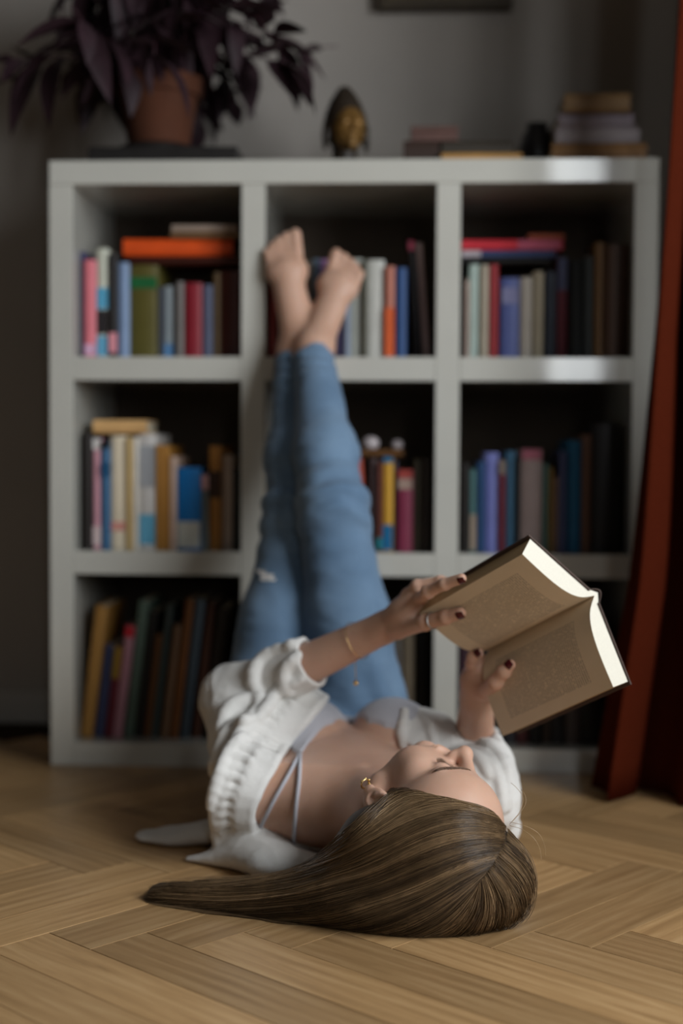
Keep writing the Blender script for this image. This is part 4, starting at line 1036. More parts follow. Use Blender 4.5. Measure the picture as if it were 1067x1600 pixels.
hairF.add(sub_field(cap, HT - 0.17, HT + 0.17), 0)
hairF.add(hE((6.2, -2.6, 6.6), (3.7, 6.0, 5.2)), 0.02)
hairF.add(s_ell((0.160, 1.757, 0.060), (0.080, 0.068, 0.062)), 0.02)
hairF.add(s_ell((0.090, 1.760, 0.034), (0.135, 0.072, 0.046)), 0.03)
hairF.add(s_cap(hp(-5.5, -4.5, 3.0), Q3(560, 1375, 1.82), 0.046, 0.048, ((0, 0, 1), 1.15)), 0.035)
hairF.add(s_cap(Q3(560, 1388, 1.79), Q3(450, 1412, 1.80), 0.052, 0.036, ((0, 0, 1), 1.2)), 0.03)
hairF.add(s_cap(Q3(450, 1412, 1.80), Q3(330, 1408, 1.835), 0.038, 0.030, ((0, 0, 1), 1.25)), 0.02)
hairF.add(s_cap(Q3(330, 1408, 1.835), Q3(255, 1402, 1.85), 0.030, 0.024, ((0, 0, 1), 1.2)), 0.02)
hairF.add(s_cap(hp(-5.0, -5, 0.5), Q3(520, 1352, 1.87), 0.030, 0.018), 0.03)
hairF.cut(lambda x, y, z: 0.0008 - z, 0.004)
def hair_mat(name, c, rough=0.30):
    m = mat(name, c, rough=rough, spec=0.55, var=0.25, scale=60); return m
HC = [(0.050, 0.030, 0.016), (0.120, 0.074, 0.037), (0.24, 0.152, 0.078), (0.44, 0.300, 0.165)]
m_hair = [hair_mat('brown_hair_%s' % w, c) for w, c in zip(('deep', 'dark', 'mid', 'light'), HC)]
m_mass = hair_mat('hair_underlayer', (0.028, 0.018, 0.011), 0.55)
o_hair = field_obj('hair', hairF, (-0.34, 1.63, 0.0), (0.30, 1.98, 0.26), 0.0024, m_mass, person, 2, lambda V: 0.0 * V[:, 0] - 0.0012)
o_hair['label'] = 'long straight brown hair fanned out on the floor'
SHEET = [[(604, 1254), (584, 1268), (560, 1286), (534, 1308), (508, 1330), (480, 1350), (450, 1366), (425, 1376), (400, 1384)],
 [(640, 1240), (622, 1240), (604, 1256), (584, 1280), (556, 1306), (522, 1334), (484, 1358), (440, 1374), (400, 1384)],
 [(705, 1257), (668, 1243), (628, 1233), (600, 1252), (566, 1284), (530, 1318), (490, 1350), (440, 1372), (400, 1382)],
 [(770, 1266), (735, 1255), (690, 1250), (640, 1262), (582, 1300), (522, 1335), (468, 1362), (390, 1381), (300, 1386)],
 [(793, 1290), (745, 1272), (690, 1275), (630, 1300), (560, 1335), (490, 1368), (400, 1386), (300, 1387), (238, 1389)],
 [(790, 1300), (740, 1290), (680, 1300), (610, 1335), (540, 1365), (460, 1390), (370, 1400), (290, 1398), (224, 1397)],
 [(790, 1314), (735, 1312), (670, 1332), (600, 1365), (520, 1392), (430, 1408), (340, 1414), (270, 1411), (221, 1406)],
 [(784, 1328), (730, 1335), (665, 1362), (590, 1395), (510, 1418), (420, 1428), (340, 1428), (275, 1422), (226, 1414)],
 [(775, 1343), (725, 1358), (665, 1390), (590, 1420), (510, 1438), (430, 1442), (350, 1438), (290, 1431), (242, 1421)],
 [(766, 1355), (722, 1378), (670, 1410), (600, 1440), (530, 1453), (450, 1455), (380, 1448), (320, 1440), (268, 1428)],
 [(758, 1366), (722, 1398), (680, 1430), (620, 1456), (560, 1466), (490, 1465), (420, 1457), (370, 1449), (330, 1441)],
 [(754, 1372), (730, 1410), (700, 1442), (650, 1466), (600, 1473), (540, 1472), (480, 1467), (430, 1461), (390, 1455)]]
FAN = [[(752, 1372), (735, 1412), (705, 1448), (665, 1468), (620, 1474)], [(749, 1374), (746, 1410), (728, 1445), (700, 1466), (660, 1474)], [(755, 1370), (765, 1405), (762, 1440), (748, 1463), (725, 1474)],
 [(762, 1360), (785, 1395), (792, 1430), (785, 1458), (768, 1471)], [(770, 1348), (800, 1380), (815, 1415), (812, 1446), (795, 1466)],
 [(780, 1330), (815, 1362), (832, 1400), (832, 1432), (815, 1458)], [(790, 1310), (823, 1345), (838, 1388), (839, 1422), (828, 1447)], [(794, 1290), (820, 1322), (838, 1368), (842, 1402), (838, 1426)]]
def ext(gs, px):
    return [[(p[0][0] + px, p[0][1] - (p[1][1] - p[0][1]) * px / max(8, abs(p[1][0] - p[0][0])) * (1 if px > 0 else -1))] + p for p in gs]
def strands(guides, count, npt, seed, clump=90, root=1.0):
    g = np.random.default_rng(seed)
    G = np.stack([spline(p, npt) for p in guides])                      # (guides, npt, 2)
    sc = g.random(clump); s = sc[g.integers(0, clump, count)] + g.normal(0, 0.012, count); s = np.where(g.random(count) < .3, g.random(count), s); s = np.clip(s, 0, 1)
    q = s * (len(G) - 1); i = np.minimum(q.astype(int), len(G) - 2); f = (q - i)[:, None, None]
    P = G[i] * (1 - f) + G[i + 1] * f
    t = np.linspace(0, 1, npt)[None, :]
    wav = (g.normal(0, 2.2, (count, 1)) * np.sin(t * math.pi * 1.3 + g.random((count, 1)) * 6) + g.normal(0, 1.4, (count, 1)) * np.sin(t * 9 + g.random((count, 1)) * 6) + g.normal(0, 5.0, (count, 1)) * t ** 2) * np.clip(t * 4, 0, 1)
    d = np.gradient(P, axis=1); nn = np.stack([-d[..., 1], d[..., 0]], -1); nn /= np.linalg.norm(nn, axis=-1, keepdims=True) + 1e-9
    P = P + nn * wav[..., None]
    # strand start and end vary
    a = g.uniform(0, 0.06, (count, 1)) * root; b = 1 - np.abs(g.normal(0, 0.10, (count, 1))); tt = a + (b - a) * t
    ix = tt * (npt - 1); i0 = np.minimum(ix.astype(int), npt - 2); fr = (ix - i0)[..., None]
    P = np.take_along_axis(P, i0[..., None], 1) * (1 - fr) + np.take_along_axis(P, i0[..., None] + 1, 1) * fr
    lift = (np.abs(g.normal(0, 0.0016, (count, 1))) + 0.0004) * np.clip(0.35 + 2 * t, 0, 1)
    W, bd = hit(hairF, P[..., 0].ravel(), P[..., 1].ravel(), 0.0, 1.55, 60, True); W = W.reshape(count, npt, 3); ok = bd.reshape(count, npt).max(1) < 0.030
    W = W[ok]; s = s[ok]; lift = lift[ok]
    def grad(f0, e=0.002):
        gr = np.stack([hairF(f0[:, 0] + (e if k == 0 else 0), f0[:, 1] + (e if k == 1 else 0), f0[:, 2] + (e if k == 2 else 0)) - hairF(f0[:, 0] - (e if k == 0 else 0), f0[:, 1] - (e if k == 1 else 0), f0[:, 2] - (e if k == 2 else 0)) for k in range(3)], 1)
        return gr / (np.linalg.norm(gr, axis=1)[:, None] + 1e-9)
    f0 = W.reshape(-1, 3)
    dd = np.clip(hairF(f0[:, 0], f0[:, 1], f0[:, 2]), 0, 0.03) * 0.85                 # strands that overshoot the outline are drawn back onto it
    W = (f0 - grad(f0) * dd[:, None]).reshape(W.shape)
    # smooth along the strand, then lift off the surface along the local outward direction
    for _ in range(3): W[:, 1:-1] = 0.5 * W[:, 1:-1] + 0.25 * (W[:, :-2] + W[:, 2:])
    gr = grad(W.reshape(-1, 3))
    W = W + gr.reshape(W.shape) * lift[..., None]
    W[..., 2] = np.maximum(W[..., 2], 0.0012)
    return W, s, t
def strand_mesh(name, W, shade, r, parent, mats):
    n, k, _ = W.shape
    T = np.gradient(W, axis=1); T /= np.linalg.norm(T, axis=-1, keepdims=True) + 1e-9
    ref = np.array([0.2, -0.7, 0.7]); X = np.cross(T, ref); X /= np.linalg.norm(X, axis=-1, keepdims=True) + 1e-9; Y = np.cross(T, X)
    tp = np.clip(np.minimum(np.linspace(0, 1, k) * 12 + .4, (1 - np.linspace(0, 1, k)) * 6 + .25), 0, 1)[None, :, None]
    ring = np.stack([W + r * tp * (math.cos(a) * X + math.sin(a) * Y) for a in (math.pi / 2, math.pi * 7 / 6, math.pi * 11 / 6)], 2)   # n,k,3,3
    V = ring.reshape(-1, 3); base = (np.arange(n) * k * 3)[:, None, None] + (np.arange(k - 1) * 3)[None, :, None]
    Q = np.stack([np.stack([base[..., 0] + a, base[..., 0] + b, base[..., 0] + 3 + b, base[..., 0] + 3 + a], -1) for a, b in ((0, 1), (1, 2), (2, 0))], 2).reshape(-1, 4)
    o = np_obj(name, V, Q, mats[0], parent)
    for m in mats[1:]: o.data.materials.append(m)
    o.data.polygons.foreach_set('material_index', np.repeat(shade, (k - 1) * 3).astype(np.int32))
    return o
gsh = np.random.default_rng(3)
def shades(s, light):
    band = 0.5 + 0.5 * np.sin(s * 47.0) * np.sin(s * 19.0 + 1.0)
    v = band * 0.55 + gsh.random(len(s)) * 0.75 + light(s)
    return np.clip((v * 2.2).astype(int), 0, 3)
W, s, t = strands(SHEET, 6500, 26, 11, 260)
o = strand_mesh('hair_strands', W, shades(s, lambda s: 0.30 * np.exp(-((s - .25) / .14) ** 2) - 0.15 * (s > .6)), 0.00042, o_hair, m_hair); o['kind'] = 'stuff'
W, s, t = strands(FAN, 2600, 16, 12, 120)
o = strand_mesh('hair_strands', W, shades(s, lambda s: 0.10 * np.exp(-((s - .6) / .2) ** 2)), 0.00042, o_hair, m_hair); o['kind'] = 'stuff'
fly = [[Q3(797, 1287, 1.75), Q3(812, 1268, 1.75), Q3(817, 1247, 1.76), Q3(808, 1232, 1.765), Q3(798, 1223, 1.77)],
       [Q3(796, 1284, 1.75), Q3(822, 1291, 1.74), Q3(842, 1303, 1.74), Q3(851, 1322, 1.74), Q3(852, 1338, 1.74)],
       [Q3(796, 1290, 1.75), Q3(816, 1296, 1.74), Q3(834, 1310, 1.735), Q3(843, 1326, 1.735), Q3(846, 1345, 1.735)],
       [Q3(796, 1288, 1.75), Q3(811, 1272, 1.75), Q3(821, 1256, 1.755), Q3(820, 1242, 1.76), Q3(814, 1234, 1.765)]]
for p in fly:
    v, f = tube_vf(list(spline(p, 18)), 0.00028, 4); mesh_obj('loose_hair', v, f, m_hair[3], o_hair, smooth=True)

# ---------------------------------------------------------------- the open book in her hands
g_ = BK['Gt'] - BK['Gb']; BH = np.linalg.norm(g_); g_ /= BH
m_paper = mat('page_edges', (0.74, 0.70, 0.60), rough=0.9, spec=0.1, var=0.08, scale=900, stretch=(1, 1, 1))
m_fore = mat('fore_edge', (0.50, 0.36, 0.20), rough=0.9, spec=0.1, var=0.1, scale=600)
def page_mat():
    m = bpy.data.materials.new('printed_page'); m.use_nodes = True
    nt = m.node_tree; b = nt.nodes['Principled BSDF']; N = nt.nodes.new; L = nt.links.new
    uv = N('ShaderNodeUVMap'); sp = N('ShaderNodeSeparateXYZ'); L(uv.outputs[0], sp.inputs[0])
    def mth(op, a, b_=None):
        n = N('ShaderNodeMath'); n.operation = op
        for i, v in enumerate((a, b_)):
            if v is None: continue
            if isinstance(v, (int, float)): n.inputs[i].default_value = v
            else: L(v, n.inputs[i])
        return n.outputs[0]
    u, v = sp.outputs[0], sp.outputs[1]
    inx = mth('MULTIPLY', mth('GREATER_THAN', u, 0.16), mth('LESS_THAN', u, 0.86)); iny = mth('MULTIPLY', mth('GREATER_THAN', v, 0.13), mth('LESS_THAN', v, 0.86))
    ln = mth('GREATER_THAN', mth('FRACT', mth('MULTIPLY', v, 58.0)), 0.42)
    row = mth('FLOOR', mth('MULTIPLY', v, 58.0))
    cb = N('ShaderNodeCombineXYZ'); L(mth('MULTIPLY', u, 75.0), cb.inputs[0]); L(mth('MULTIPLY', row, 7.3), cb.inputs[1])
    nz = N('ShaderNodeTexNoise'); nz.inputs['Scale'].default_value = 1.0; nz.inputs['Detail'].default_value = 1.0; L(cb.outputs[0], nz.inputs['Vector'])
    wd = mth('GREATER_THAN', nz.outputs['Fac'], 0.40)
    ink = mth('MULTIPLY', mth('MULTIPLY', mth('MULTIPLY', inx, iny), ln), wd)
    n2 = N('ShaderNodeTexNoise'); n2.inputs['Scale'].default_value = 5; L(uv.outputs[0], n2.inputs['Vector'])
    rp = N('ShaderNodeValToRGB'); L(n2.outputs['Fac'], rp.inputs['Fac']); rp.color_ramp.elements[0].color = (0.68, 0.57, 0.41, 1); rp.color_ramp.elements[1].color = (0.76, 0.65, 0.49, 1)
    mx = N('ShaderNodeMix'); mx.data_type = 'RGBA'; L(mth('MULTIPLY', ink, 0.42), mx.inputs['Factor']); L(rp.outputs[0], mx.inputs['A']); mx.inputs['B'].default_value = (0.10, 0.085, 0.07, 1)
    L(mx.outputs['Result'], b.inputs['Base Color']); b.inputs['Roughness'].default_value = 0.9; b.inputs['Specular IOR Level'].default_value = 0.1
    return m
m_page = page_mat()
m_cover = mat('dark_cloth_cover', (0.060, 0.036, 0.028), rough=0.7, var=0.15, scale=200)
open_book = empty('open_book', tuple(BK['Gb'])); tag(open_book, 'open hardback book with yellowed pages held up in both hands', 'book')
bpy.context.view_layer.update()
def bw_(pts): return [np.array(p) - BK['Gb'] for p in pts]
NS = 18
for side in 'LR':
    outer = BK[side + 'B'] - BK['Gb']; PWd = np.linalg.norm(outer); e_ = outer / PWd; n_ = page_n(side)
    th = 0.0270
    s = np.linspace(0, 1, NS)
    top = -0.004 + 0.0340 * (1 - np.exp(-s / 0.17)) + 0.002 * np.sin(np.pi * s)
    bot = -0.0015 - 0.011 * np.exp(-s / 0.10)
    off = 0.0 * s
    def P(si, h, hh): return BK['Gb'] + e_ * (s[si] * PWd + 0.364 * min(h, 0) * math.exp(-s[si] / 0.12) - 0.004 * s[si]) + n_ * h + g_ * hh
    # page block: walls
    V, Fq = [], []
    for hh in (0.0, BH):
        for si in range(NS): V.append(P(si, top[si], hh))
        for si in range(NS): V.append(P(si, bot[si], hh) - e_ * 0.002 * s[si])
    N2 = 2 * NS
    for si in range(NS - 1):
        for h0, sg in ((0, 1), (N2, -1)):
            q = (h0 + si, h0 + si + 1, h0 + NS + si + 1, h0 + NS + si); Fq.append(q[::sg])
        Fq.append((NS + si, NS + si + 1, N2 + NS + si + 1, N2 + NS + si))
    Fq.append((NS - 1, N2 + NS - 1, N2 + N2 - 1, N2 - 1)); Fq.append((0, NS, N2 + NS, N2))
    pb_ = mesh_obj('page_block', bw_(V), Fq, m_paper, open_book); pb_.data.materials.append(m_fore); pb_.data.polygons[len(Fq) - 2].material_index = 1
    # the page on top carries the print
    V, Fq, UV = [], [], []
    for j, hh in enumerate((0.0, BH)):
        for si in range(NS): V.append(P(si, top[si] + 0.0004, hh)); UV.append((s[si] if side == 'R' else 1 - s[si], float(j)))
    for si in range(NS - 1): Fq.append((si, si + 1, NS + si + 1, NS + si))
    V += [np.array(p) - n_ * 0.0003 for p in V]
    Fq += [tuple(2 * NS + i for i in q[::-1]) for q in Fq]
    po = mesh_obj('page', bw_(V), Fq, m_page, open_book, smooth=True)
    ul = po.data.uv_layers.new(name='UVMap')
    UV2 = UV + UV
    for lp in po.data.loops: ul.data[lp.index].uv = UV2[lp.vertex_index]
    # cover board, overhanging the block
    c0 = BK['Gb'] - g_ * 0.003 - n_ * 0.0022; V = []
    for d in (0, 0.0026):
        for (u, w_) in ((0.010, 0), (PWd - 0.001, 0), (PWd - 0.001, BH + 0.005), (0.010, BH + 0.006)): V.append(c0 + e_ * u + g_ * w_ - n_ * d)
    mesh_obj('cover_board', bw_(V), [(0, 1, 2, 3), (7, 6, 5, 4), (0, 4, 5, 1), (1, 5, 6, 2), (2, 6, 7, 3), (3, 7, 4, 0)], m_cover, open_book)
# spine joining the boards
nLs, nRs = page_n('L'), page_n('R'); eL = unit(BK['LB'] - BK['Gb']); eR = unit(BK['RB'] - BK['Gb']); A0 = BK['Gb'] + eL * 0.011 - nLs * 0.0030; B0 = BK['Gb'] + eR * 0.011 - nRs * 0.0030
V, Fq = [], []
mid = unit(nLs + nRs)
for hh in (-0.003, BH + 0.003):
    for i in range(9):
        t = i / 8; p = A0 * (1 - t) + B0 * t - mid * 0.016 * math.sin(math.pi * t)
        V.append(p + g_ * hh); V.append(p - mid * 0.002 + g_ * hh)
for i in range(8):
    a = 2 * i; Fq += [(a, a + 2, 18 + a + 2, 18 + a), (a + 1, 18 + a + 1, 18 + a + 3, a + 3), (a, a + 1, a + 3, a + 2), (18 + a, 18 + a + 2, 18 + a + 3, 18 + a + 1)]
Fq += [(0, 18, 19, 1), (16, 17, 35, 34)]
mesh_obj('spine', bw_(V), Fq, m_cover, open_book)
# ---------------------------------------------------------------- curtain
m_curt = mat('rust_red_curtain', (0.070, 0.012, 0.005), rough=1.0, spec=0.0, var=0.22, scale=260, bump=0.3)
def curtain():
    NZ, NU = 40, 260
    zs = np.linspace(0.004, 2.36, NZ); V = []
    for z in zs:
        left = np.interp(z, [0.0, 0.375, 0.823, 1.38, 2.4], [0.432, 0.488, 0.525, 0.562, 0.59])
        amp = np.interp(z, [0, 0.5, 2.4], [0.060, 0.040, 0.032])
        for k in range(NU):
            t = k / (NU - 1); x = left + t * (np.interp(z, [0, 0.4, 0.8, 1.4, 2.4], [0.705, 0.69, 0.63, 0.635, 0.68]) - left)
            y = 2.40 - 0.02 * t + amp * math.sin(t * 17 + 2.2 + 0.5 * math.sin(z * 2.1 + t * 9)) + 0.010 * math.sin(t * 17 + z * 3) + (0.06 * max(0, 0.5 - z) * (1 - t))
            x += 0.018 * math.sin(t * 30 + .6) * (1 - t)
            V.append((x, y, z))
    V = np.array(V); Q = []
    for i in range(NZ - 1):
        for k in range(NU - 1): a = i * NU + k; Q.append((a, a + 1, a + NU + 1, a + NU))
    Q = np.array(Q); n = len(V); N = normals(V, Q)
    V2 = np.vstack([V + N * 0.0012, V - N * 0.0012]); Q2 = [Q, Q[:, ::-1] + n]
    rim = [i * NU for i in range(NZ)]; rim2 = [i * NU + NU - 1 for i in range(NZ)]
    side = lambda r: np.array([(r[i], r[i + 1], r[i + 1] + n, r[i] + n) for i in range(len(r) - 1)])
    return np_obj('curtain', V2, np.vstack(Q2 + [side(rim), side(rim2)[:, ::-1], side(list(range(NU)))[:, ::-1]]), m_curt)
cur = empty('curtain', (0.72, 2.42, 0)); tag(cur, 'heavy rust red curtain hanging to the floor beside the bookcase', 'curtain')
cl = curtain(); cl.name = 'curtain_cloth'; cl.parent = cur; cl.matrix_parent_inverse = Matrix.Translation((-0.72, -2.42, 0))
m_brass = mat('dull_brass', (0.30, 0.22, 0.10), rough=0.4, metal=1.0)
v, f = tube_vf([(0.56 - .72, 0, 2.37), (0.712 - .72, 0, 2.37)], 0.012, 12); mesh_obj('rod', v, f, m_brass, cur, smooth=True)

# ---------------------------------------------------------------- things on top of the bookcase
TOPZ = CASE_H
def top_px(px, py, v):
    u, z = case_px(px, py, v); return u, z
def on_top(px, v): return case_px(px, 247, v)[0]
# picture on the wall
pu0, pz0 = case_px(592, 18, 0.40); pu1, _ = case_px(800, 18, 0.40)
pic = empty('framed_picture', tuple(case_pt((pu0 + pu1) / 2, 0.400, pz0)), CASE_YAW); tag(pic, 'dark wooden framed picture hanging above the bookcase', 'picture')
hw = (pu1 - pu0) / 2; PHt = 0.34
m_pframe = mat('dark_wood_frame', (0.045, 0.032, 0.018), rough=0.5, var=0.2, scale=40)
for (a, b, c, d) in ((-hw, hw, 0, 0.022), (-hw, hw, PHt - 0.022, PHt), (-hw, -hw + 0.022, 0.0225, PHt - 0.0225), (hw - 0.022, hw, 0.0225, PHt - 0.0225)):
    box('frame_rail', a, b, -0.022, 0.012, c, d, m_pframe, pic, 0.002)
box('canvas', -hw + .02, hw - .02, -0.004, 0.010, 0.02, PHt - 0.02, mat('ochre_canvas', (0.15, 0.11, 0.05), rough=0.8, var=0.5, scale=7), pic)
# flat black tray under the plant
m_black = mat('black_stoneware', (0.016, 0.014, 0.013), rough=0.45, var=0.2)
u0, u1 = on_top(137, 0.03), on_top(371, 0.03); _, zt = case_px(250, 229, 0.03); zt = TOPZ + 0.0006 + max(0.016, zt - TOPZ)
tray = mesh_obj('tray', *box_vf(u0, u1, 0.03, 0.29, TOPZ + 0.0006, zt, 0.003), m_black, None, loc=tuple(case_o), rotz=CASE_YAW)
tag(tray, 'flat black rectangular tray under the plant saucer', 'tray')
pc = (on_top(248, 0.16), 0.16)
_, zs1 = case_px(248, 206, 0.10)
v, f = lathe_vf([(0.082, zt + .0006), (0.094, zt + 0.006), (0.090, zt + 0.014), (0.075, zt + 0.022), (0.068, zt + 0.023), (0.066, zt + 0.018), (0.01, zt + 0.018)], 40, pc[0], pc[1])
sau = mesh_obj('saucer', v, f, m_black, None, smooth=True, loc=tuple(case_o), rotz=CASE_YAW); tag(sau, 'round black saucer under the terracotta pot', 'saucer')
pz = zt + 0.0236
plant = empty('potted_plant', tuple(case_pt(pc[0], pc[1], pz)), CASE_YAW); tag(plant, 'bushy dark purple trailing houseplant in a terracotta pot', 'plant')
m_terra = mat('terracotta', (0.080, 0.023, 0.008), rough=0.85, var=0.15, scale=18, bump=0.1)
v, f = lathe_vf([(0.054, 0), (0.060, 0.004), (0.076, 0.098), (0.084, 0.098), (0.088, 0.132), (0.080, 0.134), (0.075, 0.118), (0.01, 0.118)], 44); mesh_obj('pot', v, f, m_terra, plant, smooth=False)
m_leaf = mat('purple_leaf', (0.024, 0.0095, 0.014), rough=0.6, spec=0.35, var=0.35, scale=45, bump=0.15)
m_stem = mat('purple_stem', (0.05, 0.018, 0.025), rough=0.6, var=0.2)
v, f = lathe_vf([(0.076, 0.110), (0.05, 0.122), (0.01, 0.125)], 24); mesh_obj('soil', v, f, mat('potting_soil', (0.02, 0.013, 0.008), rough=1.0, var=0.4, scale=200, bump=.6), plant)
def leaf_mesh(L, W, bend, seed):
    n = 8; v, f = [], []
    for i in range(n + 1):
        t = i / n; w = W * (math.sin(math.pi * min(1, t * 1.02)) ** 0.75) * (1 - 0.35 * t); z = bend * t * t * L
        for s in (-1, 0, 1): v.append((t * L, s * w / 2, z + (0.16 * w if s else 0)))
    for i in range(n):
        for s in (0, 1): a = i * 3 + s; f.append((a, a + 3, a + 4, a + 1))
    k = len(v); v += [(x, y, z - 0.0006) for x, y, z in v]; f += [tuple(k + i for i in q[::-1]) for q in list(f)]
    me = bpy.data.meshes.new('leaf'); me.from_pydata(v, [], f); me.update(); me.materials.append(m_leaf); me.polygons.foreach_set('use_smooth', [True] * len(me.polygons)); return me
LM = [leaf_mesh(0.070, 0.034, -0.25, 0), leaf_mesh(0.080, 0.038, -0.45, 1), leaf_mesh(0.060, 0.032, 0.1, 2), leaf_mesh(0.092, 0.038, -0.6, 3)]
pr = random.Random(21); nl = 0
for sidx in range(36):
    a = 2 * math.pi * ((sidx * 11) % 36 + pr.uniform(-.3, .3)) / 36
    out = pr.uniform(0.12, 0.265) * (1.0 + 0.30 * abs(math.cos(a))); 
    if math.sin(a) > 0.3: out = min(out, 0.16)
    rise = pr.uniform(0.02, 0.15); drop = pr.uniform(-0.06, 0.12) if abs(math.cos(a)) > .35 else pr.uniform(-0.02, 0.14)
    if sidx % 3 == 0: out *= .6; rise += .13; drop = rise
    P = [np.array([0.03 * math.cos(a), 0.03 * math.sin(a), 0.12]), np.array([out * .35 * math.cos(a), out * .35 * math.sin(a), 0.12 + rise]),
         np.array([out * .8 * math.cos(a), out * .8 * math.sin(a), 0.12 + rise * .75]), np.array([out * 1.08 * math.cos(a), out * 1.08 * math.sin(a), 0.12 + drop])]
    S = spline(P, 16); v, f = tube_vf(list(S), [0.0024 - 0.0012 * i / 15 for i in range(16)], 5); mesh_obj('stem', v, f, m_stem, plant, smooth=True)
    for i in sorted(pr.sample(range(3, 16), 8)):
        if nl >= 298: break
        t = S[min(i + 1, 15)] - S[i - 1]; t = t / np.linalg.norm(t)
        yaw = math.atan2(t[1], t[0]) + (1 if i % 2 else -1) * pr.uniform(.4, 1.3); pit = pr.uniform(-0.2, 0.95)
        o = bpy.data.objects.new('leaf', LM[pr.randrange(4)]); COL.objects.link(o); o.parent = plant
        o.location = tuple(S[i]); o.rotation_euler = (pr.uniform(-.4, .4), pit, yaw); sc = pr.uniform(1.05, 1.55); o.scale = (sc, sc, sc); nl += 1
        y_back = o.location[1]
# golden-faced carved head
su, sv = on_top(541, 0.12), 0.12
sb = case_pt(su, sv, TOPZ + 0.0008)
st = empty('carved_head', tuple(sb), CASE_YAW + 0.35); tag(st, 'dark carved head sculpture with a worn golden face on a small neck', 'sculpture')
m_dkw = mat('dark_patina', (0.022, 0.014, 0.008), rough=0.5, var=0.3, scale=60, bump=.4)
m_gface = mat('worn_gilding', (0.20, 0.105, 0.028), rough=0.42, metal=0.35, var=0.45, scale=50, bump=.2)
hs = Field(); hs.add(s_ell((0, 0.008, 0.090), (0.041, 0.045, 0.050)), 0); hs.add(s_ell((0, 0.012, 0.130), (0.024, 0.026, 0.030)), 0.02); hs.add(s_ell((0, 0.012, 0.152), (0.010, 0.010, 0.012)), 0.012)
for sx in (-1, 1): hs.add(s_ell((sx * 0.041, 0.004, 0.066), (0.006, 0.012, 0.028)), 0.006)
hs.add(s_cap((0, 0.010, 0.012), (0, 0.010, 0.05), 0.024, 0.024), 0.01); hs.cut(lambda x, y, z: -z, 0.001)
field_obj('hair_and_ears', hs, (-0.06, -0.06, -0.004), (0.06, 0.07, 0.18), 0.002, m_dkw, st, 1, lambda V: 0.0012 * np.sin(V[:, 0] * 700) * np.sin(V[:, 2] * 700) * (V[:, 2] > .085))
fs = Field(); fs.add(s_ell((0, -0.012, 0.080), (0.032, 0.034, 0.043)), 0); fs.add(s_ell((0, -0.036, 0.046), (0.011, 0.009, 0.009)), 0.01)
fs.add(s_cap((0, -0.043, 0.092), (0, -0.051, 0.074), 0.004, 0.0058), 0.006); fs.add(s_ell((0, -0.044, 0.062), (0.010, 0.004, 0.0035)), 0.004)
for sx in (-1, 1): fs.sub(s_ell((sx * 0.014, -0.049, 0.087), (0.010, 0.008, 0.006)), 0.005); fs.add(s_ell((sx * 0.014, -0.038, 0.086), (0.008, 0.005, 0.004)), 0.002)
field_obj('face', fs, (-0.05, -0.08, 0.02), (0.05, 0.04, 0.14), 0.0015, m_gface, st, 1)
box('plinth', -0.020, 0.020, -0.018, 0.030, 0.0, 0.012, m_gface, st, 0.002)
bpy.context.view_layer.update()
# small wooden offcuts by the tray
for k, (px0, px1) in enumerate(((388, 409), (415, 446))):
    a, b = on_top(px0, 0.05), on_top(px1, 0.05)
    v, f = lathe_vf([(0.002, 0), (0.0042, .001), (0.0048, (b - a) * .5), (0.0042, b - a - .001), (0.002, b - a)], 10)
    v = [(z, y, x + 0.0049) for x, y, z in v]
    o = mesh_obj('wooden_stick', v, f, mat('pale_wood', (0.30, 0.17, 0.10), rough=.7), None, smooth=True, loc=tuple(case_pt(a, 0.05, TOPZ + .0004)), rotz=CASE_YAW)
    tag(o, ('short' if k == 0 else 'longer') + ' brown wooden stick lying between tray and carved head', 'stick')
# books and boxes lying on top
def flat_top(px0, px1, thick, v0, base, col, gain, d, yaw=0.0):
    a, b = on_top(px0, v0), on_top(px1, v0)
    o = make_book(a, base + 0.0006, v0, b - a, thick, d, col, gain, 0.0, (), flat=True, yaw=yaw); return o, base + 0.0006 + thick
o, z1 = flat_top(690, 816, 0.018, 0.04, TOPZ, (150, 112, 62), 1.5, 0.14); uniq('tan book lying under the dark dog-eared one beside the carved head', o, 'books on top of the bookcase')
o, z2 = flat_top(690, 800, 0.026, 0.06, z1, (40, 34, 26), 1.5, 0.14, .05); uniq('dark dog-eared book lying on the tan one beside the carved head', o, 'books on top of the bookcase')
o, z3 = flat_top(630, 686, 0.046, 0.06, TOPZ, (44, 30, 24), 1.5, 0.15); uniq('thick dark book lying under the small reddish box', o, 'books on top of the bookcase')
m_boxr = mat('reddish_card', (0.105, 0.052, 0.042), rough=.7, var=.15)
bx = empty('small_box', tuple(case_pt(on_top(641, .07), .07, max(z2, z3) + .0006)), CASE_YAW); tag(bx, 'small reddish brown lidded box on the dark books', 'box')
wb = on_top(716, .07) - on_top(641, .07)
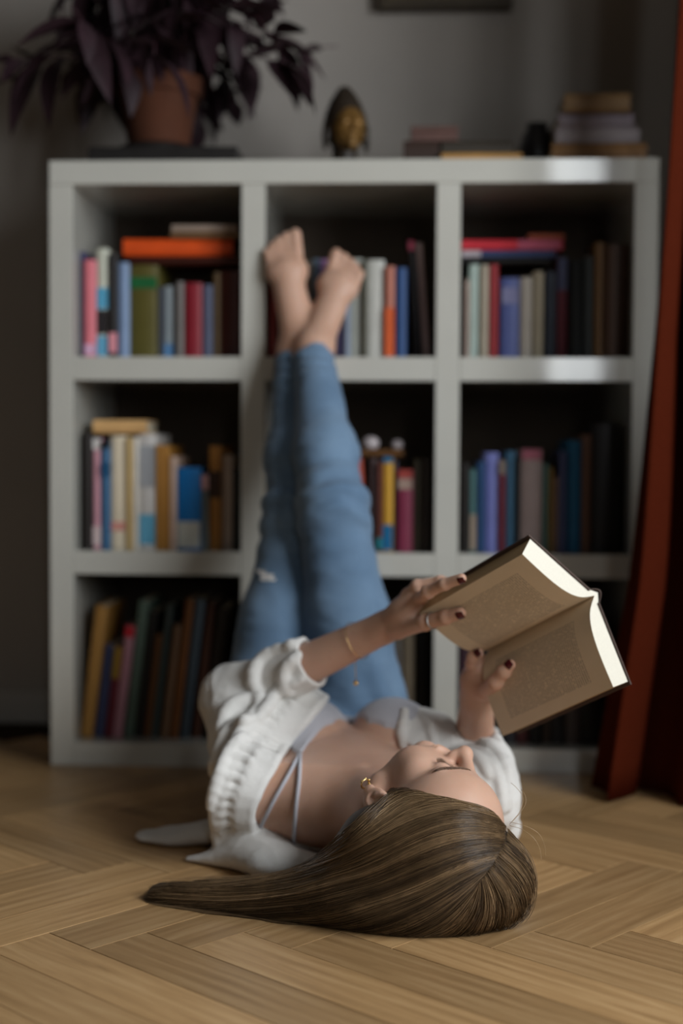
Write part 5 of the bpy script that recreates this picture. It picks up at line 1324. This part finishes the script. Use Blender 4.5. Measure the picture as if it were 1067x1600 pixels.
box('box_body', 0.001, wb - 0.001, 0.001, 0.069, 0, 0.018, m_boxr, bx, .001); box('lid', 0, wb, 0, 0.07, 0.0184, 0.028, m_boxr, bx, .0015)
zb = TOPZ
for (p0, p1, h_, c, w, dd) in ((862, 1010, 0.033, (112, 80, 46), 'brown', .19), (868, 999, 0.031, (122, 114, 116), 'pale grey', .17), (873, 990, 0.026, (104, 94, 100), 'mauve grey', .17), (881, 984, 0.033, (104, 80, 50), 'tan', .14)):
    o, zb = flat_top(p0, p1, h_, 0.035 + .01 * (h_ < .033), zb, c, 1.5, dd, pr.uniform(-.03, .03)); uniq(f'{w} book lying in the stack beside the curtain on top of the bookcase', o, 'books stacked beside the curtain')
# dark round vase
ju = on_top(845, 0.10)
m_jug = mat('dark_glaze', (0.016, 0.015, 0.018), rough=0.35, var=0.2)
v, f = lathe_vf([(0.022, 0), (0.027, .003), (0.034, .03), (0.035, .055), (0.029, .080), (0.020, .094), (0.022, .104), (0.019, .104), (0.017, .094), (0.01, .090)], 36)
o = mesh_obj('vase', v, f, m_jug, None, smooth=True, loc=tuple(case_pt(ju, 0.19, TOPZ + .0006)), rotz=CASE_YAW); tag(o, 'dark glazed round vase standing between the dog-eared book and the book stack', 'vase')
# two small pale trinkets on the brown book behind the knees
m_sh = mat('pale_ceramic', (0.52, 0.46, 0.47), rough=.3, var=.1)
tb = [o for o in bpy.data.objects if o.get('label', '').startswith('brown book lying flat') and 'knees' in o['label']][0]
tz = tb.matrix_world.translation.z + max(v.co.z for v in tb.data.vertices)
for (p0, p1, hh, w) in ((565, 592, .024, 'round white'), (611, 630, .018, 'small grey')):
    a, b = case_px(p0, 690, .06)[0], case_px(p1, 690, .06)[0]; r = (b - a) / 2
    v, f = lathe_vf([(r * .55, 0), (r * .8, hh * .12), (r, hh * .45), (r * .82, hh * .82), (r * .3, hh), (r * .12, hh * 1.02)], 20)
    o = mesh_obj('trinket', v, f, m_sh, None, smooth=True, loc=tuple(case_pt((a + b) / 2, .085, tz + .0006)), rotz=CASE_YAW); tag(o, f'{w} ceramic trinket on the flat brown book behind the knees', 'trinket')
